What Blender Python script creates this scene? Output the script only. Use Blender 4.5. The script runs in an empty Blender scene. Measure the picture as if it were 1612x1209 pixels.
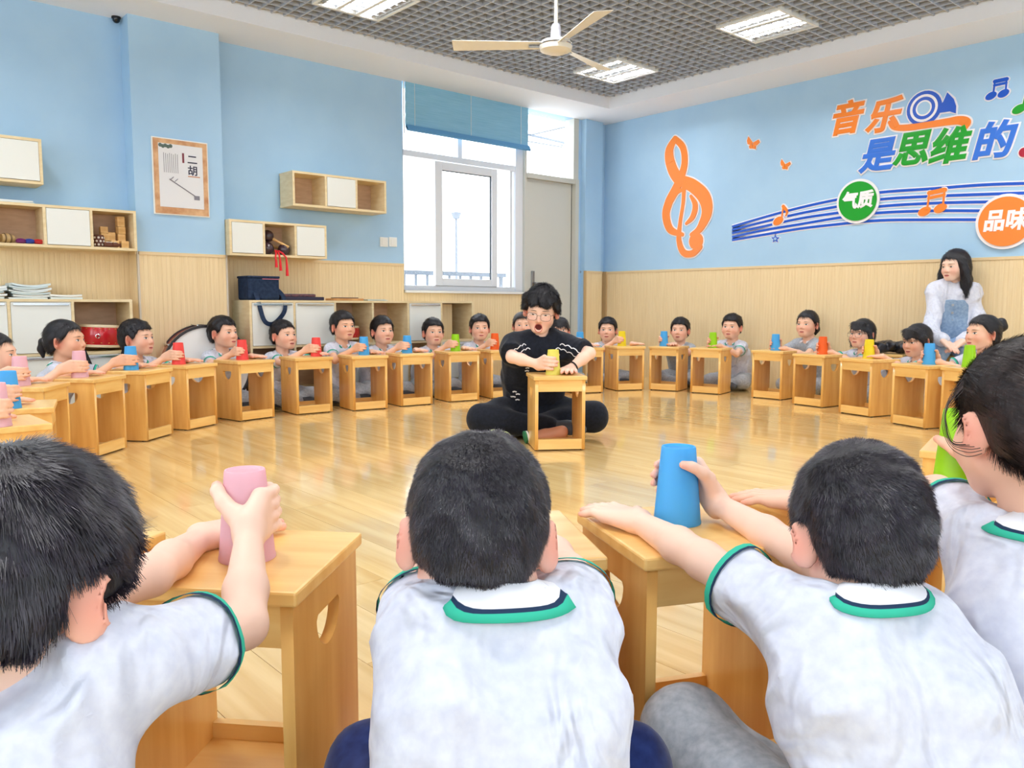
import bpy, bmesh, math, random
import numpy as np
from mathutils import Vector, Matrix, Euler
SC = bpy.context.scene
COL = SC.collection
random.seed(4); RNG = np.random.default_rng(4)
R = math.radians
# ------------------------------------------------------------------ camera, sky, exposure
YAW, PITCH, ROLL, FPX, EYE = R(41.163), R(5.648), R(0.143), 1272.9, 0.80
def _axes():
    fw = np.array([math.sin(YAW)*math.cos(PITCH), math.cos(YAW)*math.cos(PITCH), -math.sin(PITCH)])
    rt = np.array([math.cos(YAW), -math.sin(YAW), 0.0]); up = np.cross(rt, fw)
    c, s = math.cos(ROLL), math.sin(ROLL)
    return fw, c*rt+s*up, -s*rt+c*up
FW, RT, UP = _axes()
cam = bpy.data.cameras.new('camera'); cam_o = bpy.data.objects.new('camera', cam); COL.objects.link(cam_o)
cam.sensor_width = 36.0; cam.lens = FPX/1612*36.0; cam.clip_start = 0.03
cam_o.matrix_world = Matrix(((RT[0], UP[0], -FW[0], 0), (RT[1], UP[1], -FW[1], 0), (RT[2], UP[2], -FW[2], EYE), (0, 0, 0, 1)))
SC.camera = cam_o
W = bpy.data.worlds.new('daylight'); SC.world = W; W.use_nodes = True
W.node_tree.nodes['Background'].inputs[0].default_value = (0.90, 0.95, 1.0, 1)
W.node_tree.nodes['Background'].inputs[1].default_value = 3.6
SC.view_settings.view_transform = 'Standard'; SC.view_settings.look = 'None'
SC.view_settings.gamma = 1.0; SC.view_settings.use_curve_mapping = False
SC.view_settings.exposure = 0.30
SC.cycles.use_denoising = True; SC.cycles.use_light_tree = False; SC.cycles.use_adaptive_sampling = True; SC.cycles.adaptive_threshold = .03
SC.cycles.max_bounces = 6; SC.cycles.diffuse_bounces = 4; SC.cycles.glossy_bounces = 3; SC.cycles.transmission_bounces = 4
SC.cycles.sample_clamp_indirect = 6.0; SC.cycles.caustics_reflective = False; SC.cycles.caustics_refractive = False
TUBE_E = 9.0; LAMP_W = 7.0

# where a sight line of the photograph meets a real surface of the room
def ray(x, y): return FW + (x-806)/FPX*RT - (y-604.5)/FPX*UP
def at_z(x, y, z): d = ray(x, y); t = (z-EYE)/d[2]; return np.array([d[0]*t, d[1]*t, z])
def at_d(x, y, Z): d = ray(x, y)*Z; return np.array([d[0], d[1], EYE+d[2]])
def on_y(x, y, Y): d = ray(x, y); t = Y/d[1]; return np.array([d[0]*t, Y, EYE+d[2]*t])
def on_x(x, y, X): d = ray(x, y); t = X/d[0]; return np.array([X, d[1]*t, EYE+d[2]*t])

# ------------------------------------------------------------------ materials
def lin(c):
    c = np.asarray(c, float)/255.0
    return tuple(np.where(c <= 0.04045, c/12.92, ((c+0.055)/1.055)**2.4))
MATS = {}
def mat(name, rgb, rough=0.5, spec=0.5, emit=None, trans=0.0, metal=0.0, vcol=False, coat=0.0, alpha=1.0, sheen=0.0, sss=0.0):
    if name in MATS: return MATS[name]
    m = bpy.data.materials.new(name); m.use_nodes = True; MATS[name] = m
    b = m.node_tree.nodes['Principled BSDF']; c = lin(rgb)
    b.inputs['Base Color'].default_value = (*c, 1); b.inputs['Roughness'].default_value = rough
    b.inputs['Specular IOR Level'].default_value = spec; b.inputs['Metallic'].default_value = metal
    if trans: b.inputs['Transmission Weight'].default_value = trans
    if coat: b.inputs['Coat Weight'].default_value = coat; b.inputs['Coat Roughness'].default_value = 0.12
    if sheen: b.inputs['Sheen Weight'].default_value = sheen
    if sss:
        b.inputs['Subsurface Weight'].default_value = sss; b.inputs['Subsurface Radius'].default_value = (1, .35, .2); b.inputs['Subsurface Scale'].default_value = .008
    if emit: b.inputs['Emission Color'].default_value = (*c, 1); b.inputs['Emission Strength'].default_value = emit
    if alpha < 1: b.inputs['Alpha'].default_value = alpha
    if vcol:
        a = m.node_tree.nodes.new('ShaderNodeAttribute'); a.attribute_name = 'Col'
        m.node_tree.links.new(a.outputs['Color'], b.inputs['Base Color'])
    return m
def nodes(m): return m.node_tree.nodes, m.node_tree.links, m.node_tree.nodes['Principled BSDF']
def noise_mix(m, c1, c2, scale=(1, 1, 1), ns=5.0, detail=4, lo=.35, hi=.65, bump=0.0, rnd=0.0, coord='Object', bdist=.002):
    """colour grain between two tones along stretched object coordinates, with an optional fine bump"""
    n, l, b = nodes(m)
    tc = n.new('ShaderNodeTexCoord'); mp = n.new('ShaderNodeMapping'); mp.inputs['Scale'].default_value = scale
    l.new(tc.outputs[coord], mp.inputs['Vector'])
    vec = mp.outputs['Vector']
    if rnd:
        oi = n.new('ShaderNodeObjectInfo'); ad = n.new('ShaderNodeVectorMath'); ad.operation = 'ADD'
        ml = n.new('ShaderNodeMath'); ml.operation = 'MULTIPLY'; ml.inputs[1].default_value = 37.0
        l.new(oi.outputs['Random'], ml.inputs[0]); l.new(vec, ad.inputs[0]); l.new(ml.outputs[0], ad.inputs[1]); vec = ad.outputs[0]
    tx = n.new('ShaderNodeTexNoise'); tx.inputs['Scale'].default_value = ns; tx.inputs['Detail'].default_value = detail
    l.new(vec, tx.inputs['Vector'])
    cr = n.new('ShaderNodeValToRGB'); cr.color_ramp.elements[0].position = lo; cr.color_ramp.elements[1].position = hi
    cr.color_ramp.elements[0].color = (*lin(c1), 1); cr.color_ramp.elements[1].color = (*lin(c2), 1)
    l.new(tx.outputs['Fac'], cr.inputs['Fac'])
    out = cr.outputs['Color']
    if rnd:
        hs = n.new('ShaderNodeHueSaturation'); mr = n.new('ShaderNodeMapRange')
        mr.inputs['To Min'].default_value = 1-rnd; mr.inputs['To Max'].default_value = 1+rnd
        l.new(oi.outputs['Random'], mr.inputs['Value']); l.new(mr.outputs['Result'], hs.inputs['Value']); l.new(out, hs.inputs['Color']); out = hs.outputs['Color']
    l.new(out, b.inputs['Base Color'])
    if bump:
        bp = n.new('ShaderNodeBump'); bp.inputs['Strength'].default_value = bump; bp.inputs['Distance'].default_value = bdist
        l.new(tx.outputs['Fac'], bp.inputs['Height']); l.new(bp.outputs['Normal'], b.inputs['Normal'])
    return m
M_WALL = noise_mix(mat('blue_paint', (170, 205, 234), .6, .3), (167, 203, 233), (173, 208, 236), ns=3)
M_SOFFIT = mat('soffit_white', (243, 246, 252), .7, .3)
M_LATT = mat('lattice_grey', (184, 190, 202), .6, .3)
M_SLAB = mat('plenum_grey', (84, 87, 96), .9, .1)
M_WHITE = mat('white_paint', (236, 237, 234), .45)
M_FRAME = mat('white_pvc', (226, 230, 236), .35)
M_DOORP = mat('door_grey', (206, 206, 197), .5)
M_METAL = mat('brushed_metal', (150, 150, 150), .3, metal=.9)
M_CHROME = mat('chrome', (220, 220, 222), .15, metal=1)
M_BLACK = mat('black_matte', (20, 20, 24), .6)
M_WAINT = mat('wainscot_cap', (230, 204, 158), .5)
M_WOOD = noise_mix(mat('stool_wood', (240, 186, 100), .32, .5, coat=.25), (232, 178, 96), (248, 206, 126), (14, 1.4, 14), 2.2, 5, .28, .7, .08, .05)
M_WOODV = noise_mix(mat('stool_wood_upright', (240, 186, 100), .34, .5, coat=.25), (226, 166, 84), (246, 200, 118), (10, 10, 1.1), 2.2, 5, .28, .7, .08, .05)
M_WOODX = noise_mix(mat('stool_wood_cross', (240, 186, 100), .34, .5, coat=.25), (234, 182, 102), (248, 208, 132), (1.4, 12, 14), 2.2, 5, .28, .7, .08, .05)
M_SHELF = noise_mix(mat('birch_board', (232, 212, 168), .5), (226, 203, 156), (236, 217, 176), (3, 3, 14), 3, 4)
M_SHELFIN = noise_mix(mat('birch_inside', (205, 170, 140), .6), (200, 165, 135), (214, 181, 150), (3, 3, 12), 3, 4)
M_CABD = mat('cabinet_door_white', (232, 234, 228), .35)
def wains():
    m = mat('reeded_wainscot', (236, 212, 168), .55, .3); n, l, b = nodes(m)
    noise_mix(m, (231, 206, 160), (239, 216, 173), (30, 30, .8), 2.5, 4)
    return m
M_WAIN = wains()
def plank():
    m = mat('floor_laminate', (226, 192, 128), .12, .5, coat=.5); noise_mix(m, (214, 174, 106), (240, 210, 150), (9, .55, 9), 2.4, 6, .25, .72, .02, .06, bdist=.001)
    n, l, b = nodes(m); b.inputs['Roughness'].default_value = .13; b.inputs['Coat Roughness'].default_value = .06
    return m
M_FLOOR = plank()
M_GLASS = mat('window_glass', (255, 255, 255), .02, .5, trans=0, alpha=.06)
# ------------------------------------------------------------------ mesh helpers
def tag(o, label=None, cat=None, group=None, kind=None):
    if label: o['label'] = label
    if cat: o['category'] = cat
    if group: o['group'] = group
    if kind: o['kind'] = kind
    return o
def link(o, parent=None):
    COL.objects.link(o)
    if parent is not None: o.parent = parent
    return o
def empty(name, loc=(0, 0, 0), rz=0.0, label=None, cat=None, group=None, kind=None):
    o = bpy.data.objects.new(name, None); o.empty_display_size = .05; COL.objects.link(o)
    o.location = [float(v) for v in loc]; o.rotation_euler = (0, 0, rz)
    return tag(o, label, cat, group, kind)
class MB:
    def __init__(s): s.v = []; s.f = []; s.c = []
    def add(s, v, f, c=None):
        k = len(s.v); s.v += [tuple(map(float, p)) for p in v]; s.f += [tuple(i+k for i in q) for q in f]
        s.c += [c if c else (1, 1, 1)]*len(v); return s
    def box(s, lo, hi, c=None):
        x0, y0, z0 = lo; x1, y1, z1 = hi
        return s.add([(x0,y0,z0),(x1,y0,z0),(x1,y1,z0),(x0,y1,z0),(x0,y0,z1),(x1,y0,z1),(x1,y1,z1),(x0,y1,z1)],
                     [(0,3,2,1),(4,5,6,7),(0,1,5,4),(1,2,6,5),(2,3,7,6),(3,0,4,7)], c)
    def lathe(s, prof, n=24, c=None, o=(0, 0, 0), axis='z', cap=True):
        v = []; f = []; m = len(prof)
        for i in range(n):
            a = 2*math.pi*i/n
            for (r, z) in prof:
                p = (r*math.cos(a), r*math.sin(a), z)
                if axis == 'y': p = (p[0], -p[2], p[1])
                if axis == 'x': p = (p[2], p[0], p[1])
                v.append((p[0]+o[0], p[1]+o[1], p[2]+o[2]))
        for i in range(n):
            j = (i+1) % n
            for k in range(m-1): f.append((i*m+k, j*m+k, j*m+k+1, i*m+k+1))
        if cap:
            if prof[0][0] > 1e-5: f.append(tuple((n-1-i)*m for i in range(n)))
            if prof[-1][0] > 1e-5: f.append(tuple(i*m+m-1 for i in range(n)))
        return s.add(v, f, c)
    def tube(s, pts, rad, n=8, c=None, cap=True, flat=None):
        pts = [np.asarray(p, float) for p in pts]; rad = rad if hasattr(rad, '__len__') else [rad]*len(pts)
        v = []; f = []; prev = None
        for i, p in enumerate(pts):
            t = pts[min(i+1, len(pts)-1)]-pts[max(i-1, 0)]; t = t/(np.linalg.norm(t)+1e-9)
            if prev is None:
                a = np.array([0, 0, 1.0]) if abs(t[2]) < .9 else np.array([1.0, 0, 0]); u = np.cross(t, a)
            else: u = prev-t*np.dot(prev, t)
            u = u/(np.linalg.norm(u)+1e-9); prev = u; w = np.cross(t, u)
            for k in range(n):
                a = 2*math.pi*k/n; v.append(p+rad[i]*(math.cos(a)*u+math.sin(a)*w*(flat if flat else 1)))
        for i in range(len(pts)-1):
            for k in range(n):
                q = (k+1) % n; f.append((i*n+k, i*n+q, (i+1)*n+q, (i+1)*n+k))
        if cap: f.append(tuple(range(n-1, -1, -1))); f.append(tuple((len(pts)-1)*n+k for k in range(n)))
        return s.add(v, f, c)
    def prism(s, poly, z0, z1, c=None):
        n = len(poly)
        return s.add([(x, y, z0) for x, y in poly]+[(x, y, z1) for x, y in poly],
                     [tuple(range(n-1, -1, -1)), tuple(range(n, 2*n))]+[(i, (i+1) % n, n+(i+1) % n, n+i) for i in range(n)], c)
    def mesh(s, name, m, smooth=False, vcol=False):
        me = bpy.data.meshes.new(name); me.from_pydata(s.v, [], s.f); me.update()
        for q in (m if isinstance(m, (list, tuple)) else [m]): me.materials.append(q)
        if vcol: setcol(me, np.array(s.c))
        if smooth: me.polygons.foreach_set('use_smooth', [True]*len(me.polygons))
        return me
    def build(s, name, m, parent=None, smooth=False, vcol=False, bevel=0.0, loc=None, kind=None):
        o = bpy.data.objects.new(name, s.mesh(name, m, smooth, vcol)); link(o, parent)
        if loc is not None: o.location = [float(q) for q in loc]
        if bevel:
            b = o.modifiers.new('bevel', 'BEVEL'); b.width = bevel; b.segments = 2; b.limit_method = 'ANGLE'
        if smooth: sharp(o)
        if kind: o['kind'] = kind
        return o
def sharp(o, ang=40):
    try: o.data.set_sharp_from_angle(angle=R(ang))
    except Exception: pass
def setcol(me, c):
    a = me.color_attributes.new('Col', 'FLOAT_COLOR', 'POINT')
    c = np.asarray(c, np.float32)
    if c.shape[1] == 3: c = np.concatenate([c, np.ones((len(c), 1), np.float32)], 1)
    a.data.foreach_set('color', np.ascontiguousarray(c, np.float32).ravel())
def npmesh(name, V, F, m, col=None, smooth=True):
    """mesh from numpy arrays: V (n,3), F (m,k)"""
    me = bpy.data.meshes.new(name); k = F.shape[1]
    me.vertices.add(len(V)); me.vertices.foreach_set('co', np.ascontiguousarray(V, np.float32).ravel())
    me.loops.add(F.size); me.loops.foreach_set('vertex_index', np.ascontiguousarray(F, np.int32).ravel())
    me.polygons.add(len(F)); me.polygons.foreach_set('loop_start', np.arange(0, F.size, k, dtype=np.int32))
    me.update(calc_edges=True); me.validate(); me.materials.append(m)
    if smooth: me.polygons.foreach_set('use_smooth', np.ones(len(me.polygons), bool))
    if col is not None: setcol(me, col)
    return me
def struct(o): o['kind'] = 'structure'; return o
def catmull(P, n=8, closed=False):
    P = [np.asarray(p, float) for p in P]; out = []; N = len(P)
    for i in range(N if closed else N-1):
        g = lambda k: P[k % N] if closed else P[min(max(k, 0), N-1)]
        a, b, c, d = g(i-1), g(i), g(i+1), g(i+2)
        for k in range(n):
            t = k/n; out.append(.5*((2*b)+(c-a)*t+(2*a-5*b+4*c-d)*t*t+(3*b-a-3*c+d)*t**3))
    if not closed: out.append(P[-1])
    return out
def copy_tree(o, parent=None):
    c = o.copy(); COL.objects.link(c); c.parent = parent
    for ch in list(o.children): copy_tree(ch, c)
    return c
# ------------------------------------------------------------------ the room
XL, XR, YF, YB = -1.9, 6.914, -2.3, 6.327
ZS, ZC, XI, YI = 2.80, 2.907, 6.378, 5.785          # soffit underside, lattice underside, inner soffit edges
XJ, YJ = -1.35, -1.75
def proj(P):
    v = np.asarray(P, float)-np.array([0, 0, EYE]); d = v@FW
    return 806+FPX*(v@RT)/d, 604.5-FPX*(v@UP)/d, d
def in_frame(P, pad=0):
    x, y, d = proj(P); return d > .05 and -pad < x < 1612+pad and -pad < y < 1209+pad
# floor: laminate planks laid towards the back wall
floor = struct(MB().box((XL-.2, YF-.2, -.08), (XR+.2, YB+.2, -.012)).build('floor', M_FLOOR))
PW, PL = .166, 1.22
pk = MB().box((-PW/2+.0007, -PL/2+.0007, -.012), (PW/2-.0007, PL/2-.0007, 0)).mesh('plank', M_FLOOR)
cand = []
for i, cx in enumerate(np.arange(XL+.06, XR+.1, PW)):
    off = (i*.457) % PL
    for cy in np.arange(YF-.9+off, YB+.7, PL):
        if cy-PL/2 > YB+.02 or cy+PL/2 < YF: continue
        pts = [(cx, cy+t*PL/2, 0) for t in (-1, -.5, 0, .5, 1)]
        vis = [proj(q)[2] for q in pts if in_frame(q, 60)]
        cand.append((min(vis) if vis else 99, cx, cy))
cand.sort(); rest = MB()
for k, (d, cx, cy) in enumerate(cand):
    if k < 300 and d < 99:
        o = bpy.data.objects.new('plank', pk); link(o, floor); o.location = (cx, cy, 0)
    else: rest.box((cx-PW/2+.0007, cy-PL/2, -.012), (cx+PW/2-.0007, cy+PL/2-.0014, 0))
rest.build('plank_field', M_FLOOR, floor, kind='stuff')
# walls
WX0, WX1, DX1, SILL = 4.20, 5.72, 6.49, .925
w = MB().box((XL-.2, YB, 0), (WX0, YB+.2, 3.3)).box((WX0, YB, 0), (WX1, YB+.2, SILL)).box((DX1, YB, 0), (XR+.2, YB+.2, 3.3)).box((WX0, YB, ZS), (DX1, YB+.2, 3.3))
wall_back = struct(w.build('wall_back', M_WALL))
wall_right = struct(MB().box((XR, YF-.2, 0), (XR+.2, YB, 3.3)).build('wall_right', M_WALL))
w = MB()      # the side towards the playground: three wide window openings (behind the photographer's left)
def openwall(b, axis, at0, at1, a0, a1, holes, z0=.9, z1=2.65):
    cur = a0
    def bx(p, q, za, zb):
        if axis == 'x': b.box((at0, p, za), (at1, q, zb))
        else: b.box((p, at0, za), (q, at1, zb))
    for p, q in holes: bx(cur, p, 0, 3.3); bx(p, q, 0, z0); bx(p, q, z1, 3.3); cur = q
    bx(cur, a1, 0, 3.3); return b
HL = [(-1.9, .1), (.6, 2.6), (3.1, 5.1)]; HF = [(-1.4, .6), (1.2, 3.2), (3.8, 5.8)]
wall_left = struct(openwall(w, 'x', XL-.2, XL, YF-.2, YB, HL).build('wall_left', M_WALL))
wall_front = struct(openwall(MB(), 'y', YF-.2, YF, XL, XR, HF).build('wall_front', M_WALL))
def win_simple(name, axis, at, p, q, z0=.9, z1=2.65):
    b = MB(); g = MB(); t = .03
    def bx(m, a0, a1, za, zb, d0=-.03, d1=.03):
        if axis == 'x': m.box((at+d0, a0, za), (at+d1, a1, zb))
        else: m.box((a0, at+d0, za), (a1, at+d1, zb))
    bx(b, p, p+.05, z0, z1); bx(b, q-.05, q, z0, z1); bx(b, p+.05, q-.05, z0, z0+.05); bx(b, p+.05, q-.05, z1-.05, z1)
    bx(b, (p+q)/2-.03, (p+q)/2+.03, z0+.05, z1-.05)
    return struct(b.build(name, M_FRAME))
for k, (p, q) in enumerate(HL): win_simple('window_%d' % (k+2), 'x', XL-.1, p, q)
for k, (p, q) in enumerate(HF): win_simple('window_%d' % (k+5), 'y', YF-.1, p, q)
# pillar on the back wall and the pilaster beside the door
PY = YB-.175; PX0, PX1 = 1.825, 2.465
struct(MB().box((PX0, PY, 0), (PX1, YB, ZS)).build('trim_1', M_WALL))
QX0, QX1, QY = 6.53, 6.80, YB-.07
struct(MB().box((QX0, QY, 0), (QX1, YB, ZS)).build('trim_2', M_WALL))
# reeded wainscot: real grooves, one panel run per stretch of wall
ZW = 1.168
def reeded(name, a0, a1, face, axis, zt=ZW, z0=0.0):
    """axis 'x': runs along x on a wall facing -y at y=face ; axis 'y': runs along y on a wall facing -x at x=face"""
    prof = []; x = a0; t = .010
    while x < a1-1e-4:
        e = min(x+.032, a1)
        prof += [(x, t-.0022), (x+.003, t), (e-.003, t), (e-.0005, t-.0022)]; x = e
    v = []; f = []
    for (u, d) in prof:
        for z in (z0, zt-.022): v.append((u, face-d, z) if axis == 'x' else (face-d, u, z))
    for i in range(len(prof)-1):
        q = (2*i, 2*i+2, 2*i+3, 2*i+1); f.append(q if axis == 'x' else q[::-1])
    o = struct(MB().add(v, f).build(name, M_WAIN))
    c = MB()
    if axis == 'x': c.box((a0, face-.016, zt-.022), (a1, face, zt))
    else: c.box((face-.016, a0, zt-.022), (face, a1, zt))
    c.build('cap_rail', M_WAINT, o); return o
reeded('trim_3', XL, PX0, YB, 'x'); reeded('trim_4', PX0, PX1, PY, 'x'); reeded('trim_5', PX1, WX0, YB, 'x')
reeded('trim_6', WX0, WX1, YB, 'x', SILL); reeded('trim_7', DX1+.04, QX0, YB, 'x'); reeded('trim_8', QX0, QX1, QY, 'x'); reeded('trim_9', QX1, XR, YB, 'x')
reeded('trim_10', YF, YB, XR, 'y'); reeded('trim_15', PY, YB, PX0, 'y')
# white edge strip on the pillar corner
for k, x in enumerate((PX0, PX1)):
    struct(MB().box((x-.006, PY-.006-.010, 0), (x+.006, PY+.004, ZW)).build('trim_%d' % (11+k), mat('corner_strip', (206, 196, 180), .5)))
struct(MB().box((QX0-.012, QY-.018, 0), (QX0+.012, QY+.004, ZW)).build('trim_13', mat('batten', (196, 164, 118), .5)))
struct(MB().box((XR-.03, QY-.0, 0), (XR-.012, YB-.012, ZW)).build('trim_14', mat('batten', (196, 164, 118), .5)))
# ceiling: slab, dropped soffit all round, open lattice of single slats
struct(MB().box((XL-.2, YF-.2, 3.3), (XR+.2, YB+.2, 3.4)).build('ceiling_slab', M_SLAB))
s = MB().box((XL, YI, ZS), (XR, YB, 3.3)).box((XI, YF, ZS), (XR, YI, 3.3)).box((XL, YF, ZS), (XJ, YI, 3.3)).box((XJ, YF, ZS), (XI, YJ, 3.3))
struct(s.build('ceiling_soffit', M_SOFFIT))
ceil = struct(MB().box((XJ, YJ, ZC+.11), (XI, YI, ZC+.12)).build('ceiling', M_SLAB))
PITCHL = .0972; HS = .048
nx = int((XI-XJ)/PITCHL); ny = int((YI-YJ)/PITCHL)
me_x = MB().box((XJ, -.005, 0), (XI, .005, HS)).mesh('slat', M_LATT); me_y = MB().box((-.005, YJ, .0006), (.005, YI, HS-.0006)).mesh('slat_cross', M_LATT)
for i in range(1, ny+1):
    o = bpy.data.objects.new('slat', me_x); link(o, ceil); o.location = (0, YI-i*PITCHL+.03, ZC+.001)
for i in range(1, nx+1):
    o = bpy.data.objects.new('cross_slat', me_y); link(o, ceil); o.location = (XI-i*PITCHL+.03, 0, ZC+.001)
# ------------------------------------------------------------------ recessed lamps
M_TUBE = mat('lamp_tube', (244, 250, 255), .4, emit=TUBE_E)
M_TUBE.cycles.emission_sampling = 'NONE'
LIGHT = bpy.data.lights.new('tube_light', 'AREA'); LIGHT.shape = 'RECTANGLE'; LIGHT.size = .026; LIGHT.size_y = .47; LIGHT.energy = LAMP_W; LIGHT.color = (1.0, .99, .98)
M_REFL = mat('lamp_reflector', (238, 240, 242), .22, metal=.35)
def make_lamp():
    r = empty('ceiling_lamp'); h = .272
    b = MB()
    for (x0, y0, x1, y1) in ((-h, -h, h, -h+.022), (-h, h-.022, h, h), (-h, -h+.022, -h+.022, h-.022), (h-.022, -h+.022, h, h-.022)): b.box((x0, y0, -.004), (x1, y1, .050))
    b.build('frame', M_WHITE, r)
    MB().box((-h+.02, -h+.02, .066), (h-.02, h-.02, .072)).build('back_plate', M_WHITE, r)
    for k in (-1, 0, 1):
        cx = k*.165; v = []; f = []; n = 12
        for i in range(n+1):
            a = math.pi*i/n; x = cx-.068*math.cos(a); z = .062*math.sin(a)*.95+.004
            v += [(x, -h+.024, z), (x, h-.024, z)]
        for i in range(n): f.append((2*i, 2*i+2, 2*i+3, 2*i+1))
        t = MB().add(v, f).build('reflector', M_REFL, r, smooth=True)
        tb = MB().tube([(cx, -h+.03, .036), (cx, h-.03, .036)], .0135, 10).build('tube', M_TUBE, r, smooth=True)
        lo = bpy.data.objects.new('tube_light', LIGHT); link(lo, r); lo.location = (cx, 0, .0215)
        for q in range(1, 6):
            y = -h+q*2*h/6
            MB().add([(cx-.062, y, .003), (cx+.062, y, .003), (cx+.05, y, .020), (cx-.05, y, .020)], [(0, 1, 2, 3)]).build('louvre_blade', M_REFL, t)
    for k in (-1, 1): MB().box((k*.0825-.014, -h+.022, .0), (k*.0825+.014, h-.022, .006)).build('divider', M_WHITE, r)
    return r
lamp0 = make_lamp(); first = True
LAMPN = {(3.10, 5.11): 'bright square louvred ceiling lamp cut by the top edge above the shelves', (5.69, 5.09): 'bright square louvred ceiling lamp behind the fan near the corner',
         (5.65, 3.53): 'bright square louvred ceiling lamp nearest the painted music wall'}
for x in (.52, 3.10, 5.67):
    for y in (5.10, 3.53, 1.96, .39):
        key = [k for k in LAMPN if abs(k[0]-x) < .1 and abs(k[1]-y) < .1]
        o = lamp0 if first else copy_tree(lamp0); first = False
        o.location = (*(key[0] if key else (x, y)), ZC-.010)
        tag(o, LAMPN[key[0]] if key else 'square louvred ceiling lamp in the rows above the frame', 'ceiling lamp', 'louvred ceiling lamps')
# ------------------------------------------------------------------ ceiling fan
hub = at_z(875, 72, 2.42); fan = empty('ceiling_fan', hub, 0, 'cream three-blade ceiling fan hanging from the grey lattice', 'fan')
M_FAN = mat('fan_cream', (236, 232, 222), .4)
MB().lathe([(.0, -.045), (.06, -.045), (.098, -.03), (.104, -.01), (.104, .012), (.09, .026), (.03, .034), (0, .034)], 32).build('motor_housing', M_FAN, fan, True)
MB().lathe([(.1045, -.004), (.1065, -.002), (.1065, .004), (.1045, .006)], 32, cap=False).build('trim_ring', M_CHROME, fan, True)
MB().tube([(0, 0, .03), (0, 0, .80)], .0125, 10).build('down_rod', M_FAN, fan, True)
MB().lathe([(.0, .035), (.036, .035), (.032, .11), (.024, .13), (0, .13)], 20).build('rod_cup', mat('fan_cup', (205, 205, 215), .4), fan, True)
for px in ((732, 72), (951, 17), (942, 105)):
    t = at_z(px[0], px[1], 2.42)-hub; a = math.atan2(t[1], t[0])
    b = MB(); n = 8
    v = []
    for i in range(n+1):
        u = .09+i*(.56/n); wv = .034+.028*i/n; tw = .012
        v += [(u, -wv, -tw), (u, wv, tw), (u, wv, tw+.004), (u, -wv, -tw+.004)]
    f = []
    for i in range(n):
        for k in range(4): f.append((4*i+k, 4*i+4+k, 4*i+4+(k+1) % 4, 4*i+(k+1) % 4))
    f += [(0, 1, 2, 3), (4*n+3, 4*n+2, 4*n+1, 4*n)]
    bl = b.add(v, f).build('blade', M_FAN, fan); bl.rotation_euler = (0, 0, a)
    ib = MB().box((.07, -.018, -.008), (.17, .018, -.004)).build('blade_iron', M_CHROME, bl)
# ------------------------------------------------------------------ window, blind, door
win = struct(MB().box((WX0, YB+.06, SILL), (WX0+.05, YB+.13, ZS)).box((WX1-.10, YB+.05, SILL), (WX1, YB+.15, ZS)).box((WX0, YB+.06, SILL), (WX1, YB+.13, SILL+.05))
    .box((WX0, YB+.06, 2.16), (WX1, YB+.13, 2.215)).build('window_1', M_FRAME, bevel=.004))
MB().box((WX0, YB-.035, SILL-.022), (WX1+.0, YB+.2, SILL)).build('window_sill', M_WHITE, win)
MB().box((4.885, YB+.065, 2.215), (4.935, YB+.125, ZS)).build('mullion', M_FRAME, win)
MB().box((5.555, YB+.065, SILL+.05), (5.585, YB+.125, 2.16)).build('mullion', M_FRAME, win)
sx0, sx1, sz0, sz1, sy = 4.60, 5.375, SILL+.05, 2.15, YB+.05
sash = MB().box((sx0, sy, sz0), (sx0+.085, sy+.04, sz1)).box((sx1-.075, sy, sz0), (sx1, sy+.04, sz1)).box((sx0+.085, sy, sz0), (sx1-.075, sy+.04, sz0+.07)).box((sx0+.085, sy, sz1-.075), (sx1-.075, sy+.04, sz1)).build('sliding_sash', M_FRAME, win, bevel=.003)
MB().box((sx0+.085, sy+.012, sz0+.07), (sx0+.092, sy+.03, sz1-.075)).box((sx1-.082, sy+.012, sz0+.07), (sx1-.075, sy+.03, sz1-.075)).box((sx0+.085, sy+.012, sz1-.082), (sx1-.075, sy+.03, sz1-.075)).build('gasket', mat('gasket', (70, 80, 90), .7), sash)
for (x0, x1, z0, z1, y) in ((WX0+.05, sx0, SILL+.05, 2.16, .095), (sx0+.085, sx1-.075, sz0+.07, sz1-.075, .07), (sx1, 5.555, SILL+.05, 2.16, .095), (WX0+.05, 4.885, 2.215, ZS, .095), (4.935, WX1-.1, 2.215, ZS, .095)):
    MB().box((x0, YB+y, z0), (x1, YB+y+.004, z1)).build('pane', M_GLASS, win)
bl = empty('roller_blind', (WX0+.03, YB-.01, ZS), 0, 'half-lowered blue fabric blind over the top of the window', 'blind')
M_BLIND = noise_mix(mat('blind_blue', (140, 194, 224), .8, .2), (134, 189, 220), (146, 198, 228), (1, 1, 30), 4, 3)
v = []; f = []; n = 14; bw = 5.735-WX0-.03; bh = .405
for i in range(n+1):
    z = -bh*i/n; y = .004*math.sin(i*1.7)
    v += [(0, y, z), (bw, y, z), (bw, y+.004, z), (0, y+.004, z)]
for i in range(n):
    for k in range(4): f.append((4*i+k, 4*i+(k+1) % 4, 4*i+4+(k+1) % 4, 4*i+4+k))
MB().add(v, f).build('fabric', M_BLIND, bl, True)
for k in range(4): MB().tube([(0, -.012-.006*k, -bh+.014-.011*k), (bw, -.012-.006*k, -bh+.014-.011*k)], .013, 8).build('bottom_fold', mat('blind_dark', (96, 156, 204), .8), bl, True)
for u in (.065, .5, .93):
    q = MB()
    for k in range(30):
        z = -.01-k*.0135
        q.box((u*bw-.0022, -.010, z-.0045), (u*bw+.0022, -.006, z+.0045))
    q.build('dotted_cord', M_WHITE, bl)
MB().box((-.02, -.006, -.46), (-.012, .004, 0)).build('side_cord', M_WHITE, bl)
dz = 2.105
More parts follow.
